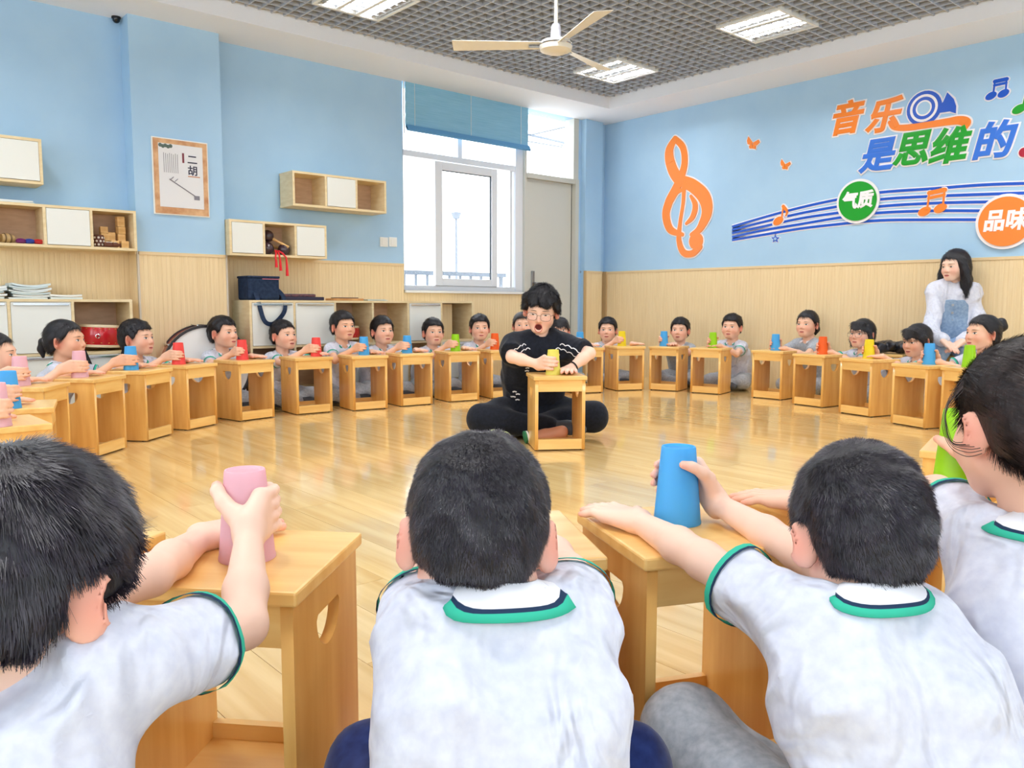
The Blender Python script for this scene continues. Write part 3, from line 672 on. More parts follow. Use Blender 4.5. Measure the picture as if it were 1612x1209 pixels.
sign('treble_clef', 1080, 310, 'tall orange treble clef on the blue wall', 'wall sign', M_ORG,
     strokes=[(Z6([(256, 392), (286, 425), (294, 480), (282, 535), (258, 590), (232, 640), (221, 690), (238, 745), (285, 765)]), [.06, .07, .075, .085, .10, .10, .095, .08, .04]),
              (Z6([(256, 392), (234, 440), (242, 500), (272, 550), (325, 575), (370, 620), (380, 680), (352, 742), (320, 765)]), [.06, .10, .115, .12, .13, .14, .12, .08, .04]),
              (Z6([(288, 590), (262, 600), (240, 640)]), [.03, .06, .05]), (Z6([(318, 615), (335, 650), (325, 695), (300, 722)]), [.03, .06, .06, .03]),
              (Z6([(292, 560), (288, 640), (276, 720), (272, 790), (290, 835), (325, 838), (350, 812)]), [.05, .04, .042, .06, .07, .07, .08])], discs=[(Z6([(338, 790)])[0], .085, 1, 0)], edge=.026)
def butterfly(x, y, s, lab):
    P = lambda *q: [(x+a*s, y+b*s) for a, b in q]
    sign('butterfly', x, y, lab, 'wall sign', M_ORG, polys=[P((0, 0), (-7, -10), (-9, -3), (-8, 2), (-3, 4)), P((0, 0), (9, -5), (11, -1), (6, 4), (2, 4)), P((-1, 2), (-6, 5), (-5, 9), (0, 9)), P((0, 2), (0, 9), (4, 10), (5, 5))], edge=.02, group='orange butterflies')
butterfly(1186, 225, 1.0, 'larger upper orange butterfly on the blue wall'); butterfly(1237, 259, .8, 'smaller lower orange butterfly on the blue wall')
Z8 = lambda pts: [(1280+a/4.03, 100+b/4.03) for a, b in pts]
sign('swash', 1465, 195, 'orange swash underlining the upper characters', 'wall sign', M_ORG, strokes=[(Z8([(490, 375), (520, 405), (600, 408), (720, 392), (850, 372), (930, 362), (975, 375), (975, 405)]), [.03, .045, .05, .05, .055, .065, .07, .03])], edge=.026)
hornr = sign('french_horn', 1470, 166, 'blue horn sign above the orange swash', 'wall sign', M_BLU, discs=[(Z8([(708, 285)])[0], .135, 1, 0)], polys=[Z8([(770, 300), (830, 245), (855, 185), (895, 225), (910, 270), (908, 318), (870, 305), (800, 315)])], strokes=[(Z8([(628, 298), (650, 310), (690, 340)]), [.03, .03, .03])], edge=.024)
cu, cv = wp(*Z8([(708, 285)])[0]); u0, v0 = wp(1470, 166); cc = (cu-u0, cv-v0)
for rad, mm, d in ((.108, M_SGW, .0180), (.088, M_BLU, .0186), (.062, M_SGW, .0192), (.050, M_WALL, .0198)): MB().prism(disc(cc, rad), d-.0004, d).build('ring', mm, hornr)
# staff of five lines
su, sv = wp(1153, 368); stf = wall_root('music_staff', su, sv, 'five blue staff lines sweeping across the blue wall', 'wall sign')
tops = [[(1153, 357), (1200, 343), (1260, 327), (1320, 314), (1386, 303), (1470, 297), (1550, 291), (1640, 288)], [(1153, 362), (1200, 350), (1260, 336), (1320, 325), (1386, 314), (1470, 309), (1550, 306), (1640, 303)],
        [(1153, 367), (1200, 357), (1260, 344), (1320, 335), (1386, 325), (1470, 320), (1550, 318), (1640, 318)], [(1153, 373), (1200, 363), (1260, 353), (1320, 343), (1386, 335), (1470, 332), (1550, 332), (1640, 333)],
        [(1153, 378), (1200, 370), (1260, 360), (1320, 353), (1386, 347), (1470, 346), (1550, 346), (1640, 347)]]
for Lp in tops:
    Q = [np.array(wp(*q))-np.array([su, sv]) for q in Lp]
    e = flat('staff_line_edge', ribbon(Q, [.042]*8, 6), M_SGW, stf, .0005, .003); flat('staff_line', ribbon(Q, [.022]*8, 6), M_BLU, stf, .0032, .0075)
def roundel(x, y, r, m, txt, lab, tx=0.0):
    u, v = wp(x, y); o = wall_root('round_sign', u, v, lab, 'wall sign', 'round signs on the staff lines')
    MB().lathe([(0, .022), (r+.022, .022), (r+.022, .0078), (0, .0078)][::-1], 48).build('white_rim', M_SGW, o); MB().lathe([(0, .0222), (r, .0222), (r, .030), (0, .030)], 48).build('disc', m, o)
    text_obj('lettering', txt, r*.86, M_SGW, o, I4(.0318) @ Matrix.Diagonal((.95, 1.05, .2, 1)), bevel=.006, extrude=.001, shear=.1)
roundel(1352, 317, .166, M_GRN, '气质', 'green round sign reading 气质 on the staff lines'); roundel(1584, 349, .185, M_ORG, '品味', 'orange round sign reading 品味 at the right edge')
sign('music_note', 1231, 337, 'single orange quaver on the left of the staff lines', 'wall sign', M_ORG, discs=[((1226, 348), .035, 1.5, .5)], strokes=[([(1231, 347), (1234, 325)], [.014, .014]), ([(1234, 325), (1240, 333), (1238, 340)], [.03, .022, .01])], group='music notes on the wall')
def beamed(x, y, s, m, lab):
    P = lambda a, b: (x+a*s, y+b*s)
    sign('music_note', x, y, lab, 'wall sign', m, discs=[(P(-13, 17), .034*s, 1.5, .4), (P(12, 12), .034*s, 1.5, .4)], strokes=[([P(-9, 16), P(-5, -12)], [.014*s]*2), ([P(16, 11), P(19, -17)], [.014*s]*2), ([P(-5, -12), P(19, -17)], [.035*s]*2), ([P(-6, -4), P(18, -9)], [.022*s]*2)], edge=.016, group='music notes on the wall')
beamed(1469, 316, 1.0, M_ORG, 'pair of beamed orange notes between the round signs'); beamed(1571, 138, .78, M_BLU, 'pair of beamed blue notes high on the wall')
sign('music_note', 1607, 171, 'green note cut off by the right edge of the wall view', 'wall sign', M_GRN, discs=[((1605, 172), .03, 1.6, .4)], strokes=[([(1611, 170), (1616, 148)], [.014]*2)], edge=.016, group='music notes on the wall')
sign('red_stroke', 1612, 240, 'dark red stroke at the right edge of the lower characters', 'wall sign', M_DRED, discs=[((1613, 240), .035, 1, 0)], edge=.02)
st5 = [(1221+(7.2 if k % 2 == 0 else 3.2)*math.sin(k*math.pi/5), 376-(7.2 if k % 2 == 0 else 3.2)*math.cos(k*math.pi/5)) for k in range(10)]
u0, v0 = wp(1221, 376); so = wall_root('star', u0, v0, 'small blue outlined star under the staff lines', 'wall sign')
Q = [tuple(np.array(wp(*q))-np.array([u0, v0])) for q in st5]
if sum(Q[i][0]*Q[(i+1) % 10][1]-Q[(i+1) % 10][0]*Q[i][1] for i in range(10)) < 0: Q = Q[::-1]
for k, (m, dd) in enumerate(((M_SGW, .003), (M_BLU, .006), (M_WALL, .0085))):
    sc_ = (1.25, 1.0, .45)[k]; MB().prism([(a*sc_, b*sc_) for a, b in Q], dd-.0025, dd).build('star_layer', m, so)
# ------------------------------------------------------------------ stools
def panel_with_slot(w, h, t):
    c = bpy.data.curves.new('p', 'CURVE'); c.dimensions = '2D'; c.fill_mode = 'BOTH'; c.extrude = t/2
    def spl(P):
        s = c.splines.new('POLY'); s.points.add(len(P)-1); s.use_cyclic_u = True
        for q, p in zip(s.points, P): q.co = (p[0], p[1], 0, 1)
    spl([(-w/2, 0), (w/2, 0), (w/2, h), (-w/2, h)])
    zc, r = h-.058, .050
    spl([(-r, zc), (-r+.006, zc+.008), (r-.006, zc+.008), (r, zc)]+[(r*math.cos(a), zc-.052*math.sin(a)) for a in np.linspace(.12, math.pi-.12, 14)])
    o = bpy.data.objects.new('p', c); COL.objects.link(o); bpy.context.view_layer.update()
    me = bpy.data.meshes.new_from_object(o.evaluated_get(bpy.context.evaluated_depsgraph_get())); bpy.data.objects.remove(o)
    for v in me.vertices: x, y, z = v.co; v.co = (z, x, y)
    me.materials.clear(); me.materials.append(M_WOODV); me.update(); return me
SW, SDP, SH = .278, .278, .41
def make_stool():
    r = empty('wooden_stool'); t = .018; hb = SH-.022
    pm = panel_with_slot(SDP, hb-.006, t)
    for s in (-1, 1):
        o = bpy.data.objects.new('side_panel', pm); link(o, r); o.location = (s*(SW/2-t/2), 0, .006)
        for y in (-.11, .11): MB().lathe([(0, 0), (.010, 0), (.010, .006), (0, .006)], 10).build('foot_pad', M_BLACK, r, loc=(s*(SW/2-.012), y, 0))
    MB().box((-SW/2-.009, -SDP/2-.009, hb), (SW/2+.009, SDP/2+.009, SH)).build('top', M_WOODX, r, bevel=.004)
    for s in (-1, 1):
        y0, y1 = (SDP/2-.018, SDP/2-.001) if s > 0 else (-SDP/2+.001, -SDP/2+.018)
        MB().box((-SW/2+t, y0, hb-.062), (SW/2-t, y1, hb)).build('top_rail', M_WOODX, r); MB().box((-SW/2+t, y0, .008), (SW/2-t, y1, .064)).build('bottom_rail', M_WOODX, r)
    MB().box((-SW/2+t, -SDP/2+.018, .024), (SW/2-t, SDP/2-.018, .036)).build('floor_panel', M_WOODX, r)
    return r
STOOL0 = [None]
def stool(center, facing, label, group='wooden box stools in the ring'):
    """facing: world angle (rad) of the side turned to the middle of the ring"""
    if STOOL0[0] is None: STOOL0[0] = o = make_stool()
    else: o = copy_tree(STOOL0[0])
    o.location = (float(center[0]), float(center[1]), 0); o.rotation_euler = (0, 0, facing-math.pi/2)
    return tag(o, label, 'stool', group)
# ------------------------------------------------------------------ cups
CH, CR0, CR1 = .138, .0425, .0295
def cup_r(z): return CR0+(CR1-CR0)*min(max(z/CH, 0), 1)
CUPM = {}
def cup_mesh(cname, rgb, frosted):
    if cname in CUPM: return CUPM[cname]
    m = mat('cup_'+cname, rgb, .38, .4, sss=.0)
    n, l, b = nodes(m); tr = n.new('ShaderNodeBsdfTranslucent'); tr.inputs[0].default_value = (*lin(rgb), 1); mx = n.new('ShaderNodeMixShader'); mx.inputs[0].default_value = .45 if frosted else .3
    out = [q for q in n if q.type == 'OUTPUT_MATERIAL'][0]; l.new(b.outputs[0], mx.inputs[1]); l.new(tr.outputs[0], mx.inputs[2]); l.new(mx.outputs[0], out.inputs['Surface'])
    prof = [(CR0-.003, 0), (CR0, 0), (CR0, .004), (CR0-.001, .006), (CR1+.001, CH-.003), (CR1, CH), (CR1-.003, CH), (CR1-.005, CH-.004), (0, CH-.004), (0, CH-.006), (CR1-.003, CH-.006), (CR0-.003, .0)]
    b2 = MB().lathe(prof, 36, cap=False); CUPM[cname] = b2.mesh('cup', m, True)
    return CUPM[cname]
CUPRGB = dict(pink=(255, 216, 226), blue=(100, 204, 255), red=(255, 88, 82), green=(172, 232, 24), orange=(255, 112, 36), yellow=(255, 234, 40), lemon=(252, 246, 130))
def cup(pos, cname, label, group='stacking cups on the stools'):
    o = bpy.data.objects.new('plastic_cup', cup_mesh(cname, CUPRGB[cname], cname in ('pink', 'lemon', 'blue'))); link(o); sharp(o, 35)
    o.location = [float(v) for v in pos]; o.rotation_euler = (0, 0, random.uniform(0, 6)); return tag(o, label, 'cup', group)
# ------------------------------------------------------------------ signed-distance modelling: smooth bodies and clothes
class SDF:
    def __init__(s, vox): s.vox = vox; s.ops = []
    def _op(s, fn, lo, hi, k, mode): s.ops.append((fn, np.asarray(lo, float), np.asarray(hi, float), k, mode)); return s
    def cone(s, a, b, ra, rb, k=.012, mode='u'):
        a = np.asarray(a, float); b = np.asarray(b, float); ab = b-a; L2 = float(ab@ab)+1e-12; m = max(ra, rb)
        def fn(X, Y, Z):
            x, y, z = X-a[0], Y-a[1], Z-a[2]
            t = np.clip((x*ab[0]+y*ab[1]+z*ab[2])/L2, 0, 1)
            return np.sqrt((x-t*ab[0])**2+(y-t*ab[1])**2+(z-t*ab[2])**2)-(ra+(rb-ra)*t)
        return s._op(fn, np.minimum(a, b)-m, np.maximum(a, b)+m, k, mode)
    def chain(s, P, Rr, k=.012, mode='u'):
        for i in range(len(P)-1): s.cone(P[i], P[i+1], Rr[i], Rr[i+1], k, mode)
        return s
    def ell(s, c, r, M=None, k=.012, mode='u'):
        c = np.asarray(c, float); r = np.asarray(r, float); M = np.eye(3) if M is None else np.asarray(M, float); m = np.abs(M)@r
        def fn(X, Y, Z):
            x, y, z = X-c[0], Y-c[1], Z-c[2]
            u = (M[0, 0]*x+M[1, 0]*y+M[2, 0]*z)/r[0]; v = (M[0, 1]*x+M[1, 1]*y+M[2, 1]*z)/r[1]; w = (M[0, 2]*x+M[1, 2]*y+M[2, 2]*z)/r[2]
            k0 = np.sqrt(u*u+v*v+w*w); k1 = np.sqrt((u/r[0])**2+(v/r[1])**2+(w/r[2])**2)+1e-9
            return np.where(k0 < 1e-4, -r.min(), k0*(k0-1)/k1)
        return s._op(fn, c-m, c+m, k, mode)
    def plane(s, p, n, lo, hi, k=.004):
        """cut away the side the normal points to, inside a box"""
        p = np.asarray(p, float); n = np.asarray(n, float); n = n/np.linalg.norm(n)
        return s._op(lambda X, Y, Z: -((X-p[0])*n[0]+(Y-p[1])*n[1]+(Z-p[2])*n[2]), lo, hi, k, 's')
    def fun(s, fn, lo, hi): return s._op(fn, lo, hi, 0, 'd')
    def build(s):
        U = [o for o in s.ops if o[4] == 'u']; v = s.vox; pad = 4*v
        lo = np.min([o[1]-o[3]*.3 for o in U], 0)-pad; hi = np.max([o[2]+o[3]*.3 for o in U], 0)+pad
        n = np.ceil((hi-lo)/v).astype(int)+1; s.lo = lo; D = np.full(n, .06, np.float32)
        ax = [(lo[i]+v*np.arange(n[i])).astype(np.float32) for i in range(3)]
        for fn, a, b, k, mode in s.ops:
            q = k+3*v
            i0 = np.clip(np.floor((a-q-lo)/v).astype(int), 0, n); i1 = np.clip(np.ceil((b+q-lo)/v).astype(int)+1, 0, n)
            if np.any(i1 <= i0): continue
            sl = tuple(slice(i0[i], i1[i]) for i in range(3))
            d = fn(ax[0][sl[0]][:, None, None], ax[1][sl[1]][None, :, None], ax[2][sl[2]][None, None, :]); B = D[sl]
            if mode == 'u':
                h = np.maximum(k-np.abs(B-d), 0); D[sl] = np.minimum(B, d)-h*h/(4*k+1e-9)
            elif mode == 's':
                e = -d; h = np.maximum(k-np.abs(B-e), 0); D[sl] = np.maximum(B, e)+h*h/(4*k+1e-9)
            else: D[sl] = B+d
        s.D = D; return s
    def sample(s, P):
        q = (np.asarray(P)-s.lo)/s.vox; n = np.array(s.D.shape); q = np.clip(q, 0, n-1.001); i = q.astype(int); f = q-i; D = s.D; o = 0
        for a in (0, 1):
            for b in (0, 1):
                for c in (0, 1):
                    o = o+D[i[:, 0]+a, i[:, 1]+b, i[:, 2]+c]*np.where(a, f[:, 0], 1-f[:, 0])*np.where(b, f[:, 1], 1-f[:, 1])*np.where(c, f[:, 2], 1-f[:, 2])
        return o
    def grad(s, P):
        e = s.vox*.7; g = np.stack([s.sample(P+np.eye(3)[i]*e)-s.sample(P-np.eye(3)[i]*e) for i in range(3)], 1)
        return g/(np.linalg.norm(g, axis=1, keepdims=True)+1e-9)
    def mesh(s):
        D = s.D; neg = D < 0
        c = neg[:-1, :-1, :-1].astype(np.int8)
        for a in (0, 1):
            for b in (0, 1):
                for d in (0, 1):
                    if a or b or d: c = c+neg[a:neg.shape[0]-1+a, b:neg.shape[1]-1+b, d:neg.shape[2]-1+d]
        act = (c > 0) & (c < 8); ijk = np.argwhere(act); N = len(ijk)
        idx = np.full(act.shape, -1, np.int32); idx[act] = np.arange(N, dtype=np.int32)
        acc = np.zeros((N, 3)); cnt = np.zeros(N); cor = [(a, b, d) for a in (0, 1) for b in (0, 1) for d in (0, 1)]
        val = {q: D[ijk[:, 0]+q[0], ijk[:, 1]+q[1], ijk[:, 2]+q[2]] for q in cor}
        for p in cor:
            for axn in range(3):
                if p[axn]: continue
                q = list(p); q[axn] = 1; q = tuple(q); da, db = val[p], val[q]; m = (da < 0) != (db < 0)
                t = np.where(m, da/np.where(m, da-db, 1), 0); e = np.array(p, float)[None]+np.zeros((N, 3)); e[:, axn] += t
                acc += e*m[:, None]; cnt += m
        V = s.lo+s.vox*(ijk+acc/cnt[:, None]); F = []
        for axn in range(3):
            b, c2 = [(1, 2), (2, 0), (0, 1)][axn]
            n0 = [slice(None)]*3; n1 = [slice(None)]*3; n0[axn] = slice(0, -1); n1[axn] = slice(1, None)
            A = neg[tuple(n0)]; ch = np.argwhere(A != neg[tuple(n1)])
            ok = (ch[:, b] > 0) & (ch[:, c2] > 0) & (ch[:, b] < neg.shape[b]-1) & (ch[:, c2] < neg.shape[c2]-1); ch = ch[ok]
            if not len(ch): continue
            def cell(db, dc):
                q = ch.copy(); q[:, b] += db; q[:, c2] += dc; return idx[q[:, 0], q[:, 1], q[:, 2]]
            Q = np.stack([cell(-1, -1), cell(0, -1), cell(0, 0), cell(-1, 0)], 1); inside = A[ch[:, 0], ch[:, 1], ch[:, 2]]
            Q[~inside] = Q[~inside][:, ::-1]; F.append(Q)
        F = np.concatenate(F)
        for _ in range(2):
            g = s.grad(V); V = V-np.clip(s.sample(V), -s.vox, s.vox)[:, None]*g*.8
        return V, F
def unit(v): v = np.asarray(v, float); return v/(np.linalg.norm(v)+1e-9)
def ik(S, Wp, l1, l2, pole):
    S, Wp = np.asarray(S, float), np.asarray(Wp, float); d = Wp-S; L = np.linalg.norm(d); u = d/L
    if L > (l1+l2)*.995: k = L/(l1+l2)/.995; l1 *= k; l2 *= k
    a = (l1*l1-l2*l2+L*L)/(2*L); h = math.sqrt(max(l1*l1-a*a, 0)); p = np.asarray(pole, float); p = unit(p-u*(p@u))
    return S+u*a+p*h
def rotm(yaw=0, pitch=0, roll=0):
    """head turn: yaw left +, pitch down +, roll towards the right shoulder +"""
    return np.array((Matrix.Rotation(yaw, 3, 'Z') @ Matrix.Rotation(-pitch, 3, 'X') @ Matrix.Rotation(roll, 3, 'Y')))
M_SKIN = mat('skin', (238, 190, 164), .5, .35, vcol=True, sss=.0)
M_HAIR = mat('hair_black', (30, 26, 32), .42, .5); M_HAIRB = mat('hair_brown_black', (44, 33, 32), .42, .5)
for _m, _a, _b in ((M_HAIR, (18, 16, 22), (34, 31, 38)), (M_HAIRB, (26, 19, 19), (48, 37, 35))): noise_mix(_m, _a, _b, (60, 60, 14), 3.0, 5, .3, .75, .5, bdist=.004)
M_FACE = mat('face_paint', (255, 255, 255), .4, .4, vcol=True)
M_CLOTH = mat('polo_cotton', (220, 223, 235), .85, .15, sheen=.05); noise_mix(M_CLOTH, (207, 210, 226), (221, 224, 236), (1, 1, 1), 60, 3, .3, .7, .25, bdist=.0012)
def creases(m, scale, dist, strength):
    n, l, b = nodes(m); tc = n.new('ShaderNodeTexCoord'); mp = n.new('ShaderNodeMapping'); mp.inputs['Scale'].default_value = (1, 1, .55); mp.inputs['Rotation'].default_value = (.3, .5, .2)
    tx = n.new('ShaderNodeTexNoise'); tx.inputs['Scale'].default_value = scale; tx.inputs['Detail'].default_value = 2.5; tx.inputs['Distortion'].default_value = .9
    bp = n.new('ShaderNodeBump'); bp.inputs['Strength'].default_value = strength; bp.inputs['Distance'].default_value = dist
    l.new(tc.outputs['Object'], mp.inputs['Vector']); l.new(mp.outputs['Vector'], tx.inputs['Vector']); l.new(tx.outputs['Fac'], bp.inputs['Height'])
    old = b.inputs['Normal'].links
    if old: l.new(old[0].from_socket, bp.inputs['Normal'])
    l.new(bp.outputs['Normal'], b.inputs['Normal'])
creases(M_CLOTH, 9.0, .06, .9)
M_CLOTHG = mat('grey_marl', (170, 178, 186), .9, .1, sheen=.2); noise_mix(M_CLOTHG, (152, 160, 170), (184, 190, 198), (1, 1, 1), 70, 4, .3, .7, .25, bdist=.0012)
M_CLOTHN = mat('navy_cotton', (28, 44, 98), .85, .15, sheen=.2); noise_mix(M_CLOTHN, (22, 36, 86), (36, 54, 112), (1, 1, 1), 50, 3, .3, .7, .25, bdist=.0012)
M_CLOTHK = mat('black_cotton', (24, 28, 38), .85, .2, sheen=.1); noise_mix(M_CLOTHK, (20, 24, 33), (30, 34, 46), (1, 1, 1), 60, 3, .3, .7, .2, bdist=.0012)
M_DENIM = mat('denim', (138, 160, 184), .9, .1); noise_mix(M_DENIM, (122, 146, 174), (152, 172, 194), (1, 1, 1), 60, 3, .3, .7, .25, bdist=.0012)
M_JEAN = mat('pale_jeans', (158, 186, 222), .9, .1); noise_mix(M_JEAN, (146, 176, 214), (172, 198, 228), (1, 1, 1), 50, 3, .3, .7, .25, bdist=.0012)
M_TRIM = mat('knit_trim', (255, 255, 255), .8, .2, vcol=True)
M_SHOE = mat('shoe', (66, 74, 84), .6); M_SOCK = mat('sock_white', (236, 236, 236), .9)
C_WHITE, C_NAVYL, C_GREEN = np.array(lin((240, 240, 246))), np.array(lin((36, 56, 84))), np.array(lin((58, 186, 156)))
def sdf_obj(name, sd, m, parent=None, col=None):
    V, F = sd.mesh(); me = npmesh(name, V, F, m, col(V) if col else None); o = bpy.data.objects.new(name, me); link(o, parent); return o
# head in its own frame: x to the person's right, y forward, z up; s = size
HD = dict(cr=((0, -.012, .030), (.0725, .090, .080)))
def head_prims(sd, T, s, open_mouth=0.0, slim=1.0):
    """T: maps head-local points to body-local, with rotation matrix T.R"""
    p = lambda *q: T(np.array(q)*s); Rm = T.R
    sd.ell(p(0, -.012, .030), np.array((.0725, .090, .080))*s, Rm, .02)
    sd.ell(p(0, .022, -.024), np.array((.0565*slim, .063, .063))*s, Rm, .035*s)
    sd.cone(p(-.010, .062, -.077), p(.010, .062, -.077), .0165*s, .0165*s, .03*s)
    for q in (-1, 1):
        sd.ell(p(q*.036, .048, -.032), np.array((.027*slim, .029, .028))*s, Rm, .025*s)
        sd.cone(p(q*.046*slim, .0, -.052), p(q*.018, .05, -.076), .018*s, .016*s, .03*s)
    sd.cone(p(-.030, .069, .022), p(.030, .069, .022), .012*s, .012*s, .02*s)
    for q in (-1, 1): sd.ell(p(q*.031, .089, .000), np.array((.019, .012, .011))*s, Rm, .012*s, 's')
    for q in (-1, 1): sd.ell(p(q*.031, .067, -.001), np.array((.017, .012, .011))*s, Rm, .008*s)
    sd.chain([p(0, .079, .008), p(0, .088, -.014), p(0, .094, -.027)], [.007*s, .008*s, .0105*s], .010*s)
    for q in (-1, 1): sd.ell(p(q*.0115, .084, -.031), np.array((.008, .009, .007))*s, Rm, .006*s)
    if open_mouth:
        sd.ell(p(0, .088, -.066), np.array((.017, .02, .011+.012*open_mouth))*s, Rm, .006*s, 's')
    else:
        sd.ell(p(0, .079, -.0535), np.array((.021, .010, .006))*s, Rm, .008*s); sd.ell(p(0, .078, -.0635), np.array((.018, .010, .0065))*s, Rm, .008*s)
    for q in (-1, 1):
        Re = Rm @ rotm(q*-.75, 0.05, 0)
        sd.ell(p(q*.080, -.015, -.009), np.array((.0085, .0215, .031))*s, Re, .008*s)
        sd.ell(p(q*.0865, -.006, -.005), np.array((.006, .012, .019))*s, Re, .004*s, 's')
SKIN_D = {'far': ((240, 190, 160), (226, 142, 118))}
def skin_col(T, s, base, blush, fingers=()):
    b0, b1 = np.array(lin(base)), np.array(lin(blush))
    def f(V):
        L = T.inv(V)/s; w = np.zeros(len(V))
        for c, r, a in (((.040, .066, -.032), .03, .45), ((-.040, .066, -.032), .03, .45), ((.08, -.01, -.008), .035, .8), ((-.08, -.01, -.008), .035, .8), ((0, .098, -.028), .016, .4)):
            w = np.maximum(w, a*np.exp(-((L-np.array(c))**2).sum(1)/(r*r)))
        for q in fingers: w = np.maximum(w, .55*np.exp(-((V-q)**2).sum(1)/(.013**2)))
        return b0*(1-w[:, None])+b1*w[:, None]
    return f
def patch(name, sd, T, s, uv, quads, col, parent, off=.0008, mats=None):
    """a small patch that follows the face: uv are head-local (x, z) points"""
    uv = np.asarray(uv, float)*s; n = len(uv); ys = np.linspace(.125, .03, 60)*s
    P = np.stack([np.repeat(uv[:, 0], 60), np.tile(ys, n), np.repeat(uv[:, 1], 60)], 1)
    d = sd.sample(T(P)).reshape(n, 60); hit = np.argmax(d < 0, 1); hit = np.maximum(hit, 1)
    d0 = d[np.arange(n), hit-1]; d1 = d[np.arange(n), hit]; t = np.clip(d0/(d0-d1+1e-9), 0, 1); y = ys[hit-1]+(ys[hit]-ys[hit-1])*t
    V = T(np.stack([uv[:, 0], y+off*s, uv[:, 1]], 1))
    me = npmesh(name, V, np.asarray(quads), mats or M_FACE, np.asarray(col, float)); o = bpy.data.objects.new(name, me); link(o, parent); return o
def strip(n, m): return [(i*m+j, (i+1)*m+j, (i+1)*m+j+1, i*m+j+1) for i in range(n-1) for j in range(m-1)]
def face_parts(sd, T, s, parent, brow=(34, 26, 26), lip=(214, 120, 114), look=0.0, squint=1.0, mouth=0.0):
    Dk, Wh, Ir = np.array(lin((26, 18, 18))), np.array(lin((232, 226, 222))), np.array(lin((34, 22, 20)))
    for q in (-1, 1):
        n, m = 15, 7; uv = []; col = []
        for i in range(n):
            u = -1+2*i/(n-1); x = q*(.031+.0155*u*1); top = .0070*squint*(1-u*u)**.6+.0008; bot = -.0056*squint*(1-u*u)**.7
            for j in range(m):
                v = j/(m-1); z = bot+(top-bot)*v+.0015*u
                uv.append((x, z)); d = math.hypot((.0155*u-look*.006*q), (z-.0010)*1.0)
                col.append(Dk if v > .82 else (Ir if d < .0062 else Wh))
        e = strip(n, m); e = e if q > 0 else [t[::-1] for t in e]
        patch('eye', sd, T, s, uv, e, col, parent, .0009)
        uv = []
        for i in range(9):
            u = -1+2*i/8; x = q*(.032+.017*u); zc = .0195+.0016*(1-u*u)-.0008*u; h = .0032*(1-.55*abs(u-(-.3)))
            uv += [(x, zc-h*.5), (x, zc), (x, zc+h*.5)]
        e = strip(9, 3); e = e if q > 0 else [t[::-1] for t in e]
        patch('eyebrow', sd, T, s, uv, e, [lin(brow)]*27, parent, .0010)
    if not mouth:
        n = 13; uv = []; col = []; L = np.array(lin(lip)); K = np.array(lin((132, 62, 60)))
        for i in range(n):
            u = -1+2*i/(n-1); w = (1-u*u)**.5; x = .0195*u
            for z, c in ((-.0592-.0078*w, L), (-.0592-.004*w, L*1.08), (-.0592-.0006, K), (-.0592+.0006, K), (-.0592+.0028*w+.0003, L*.9), (-.0592+.0050*w*(1-.18*math.exp(-(u/.15)**2))+.0006, L*.92)): uv.append((x, z)); col.append(c)
        patch('lips', sd, T, s, uv, strip(n, 6), col, parent, .0008)
    else:
        n = 24; uv = []; col = []; L = np.array(lin(lip)); hh = .011+.012*mouth
        for i in range(n+1):
            a = 2*math.pi*i/n
            for r_ in (1.0, 1.2): uv.append((.017*r_*math.cos(a), -.066+hh*r_*math.sin(a))); col.append(L)
        patch('lips', sd, T, s, uv, strip(n+1, 2), col, parent, .0010)
        b = MB(); c0 = T(np.array([[0, .072, -.066]])*s)[0]; v = [c0]; f = []
        for i in range(n):
            a = 2*math.pi*i/n; v.append(T(np.array([[.0180*math.cos(a), .0795-.006*max(-math.sin(a), 0), -.066+(hh+.001)*math.sin(a)]])*s)[0])
        for i in range(n): f.append((0, 1+i, 1+(i+1) % n))
        b.add(v, f).build('mouth_inside', mat('mouth_dark', (96, 22, 28), .5), parent)
# --- hands
def grip_hand(sd, C, axis_z, Wp, s, side=1, z0=.060, rad=None, phi_p=None, tips=None, spread=1.0):
    """right-type hand round an upright cup at C (base centre); palm on the side of the wrist"""
    C = np.asarray(C, float); Wp = np.asarray(Wp, float); d = Wp[:2]-C[:2]; ph = math.atan2(d[1], d[0])
    fr = .0078*s; nails = []
    def on(phi, z, ex): r = cup_r(z)+ex; return np.array([C[0]+r*math.cos(phi), C[1]+r*math.sin(phi), C[2]+z])
    pk = ph+side*.30
    for i in range(4):
        z = z0+.0245*s*spread-(i*.0165*s*spread); L = (.92, 1.05, 1.0, .8)[i]; q = fr*(1.03, 1.05, 1.0, .88)[i]
        K = on(pk+side*.12, z, .013*s)
        sd.cone(Wp+np.array([0, 0, (1.5-i)*.009*s]), K, .0155*s, .0118*s, .012*s)
        P = [K]+[on(pk+side*a*L, z-.001*j, q*1.03) for j, a in enumerate((.75, 1.35, 1.95, 2.35))]
        sd.chain(P, [.0110*s, q*1.08, q*1.0, q*.95, q*.85], .0035*s); nails.append(P[-1])
    B = on(ph-side*.35, z0+.004, .017*s)
    sd.cone(Wp, B, .017*s, .0135*s, .012*s)
    P = [B, on(ph-side*.75, z0+.018, .0125*s), on(ph-side*1.25, z0+.030*s, .0095*s), on(ph-side*1.65, z0+.034*s, .0085*s)]
    sd.chain(P, [.0135*s, .0108*s, .0092*s, .0076*s], .005*s); nails.append(P[-1])
    return nails
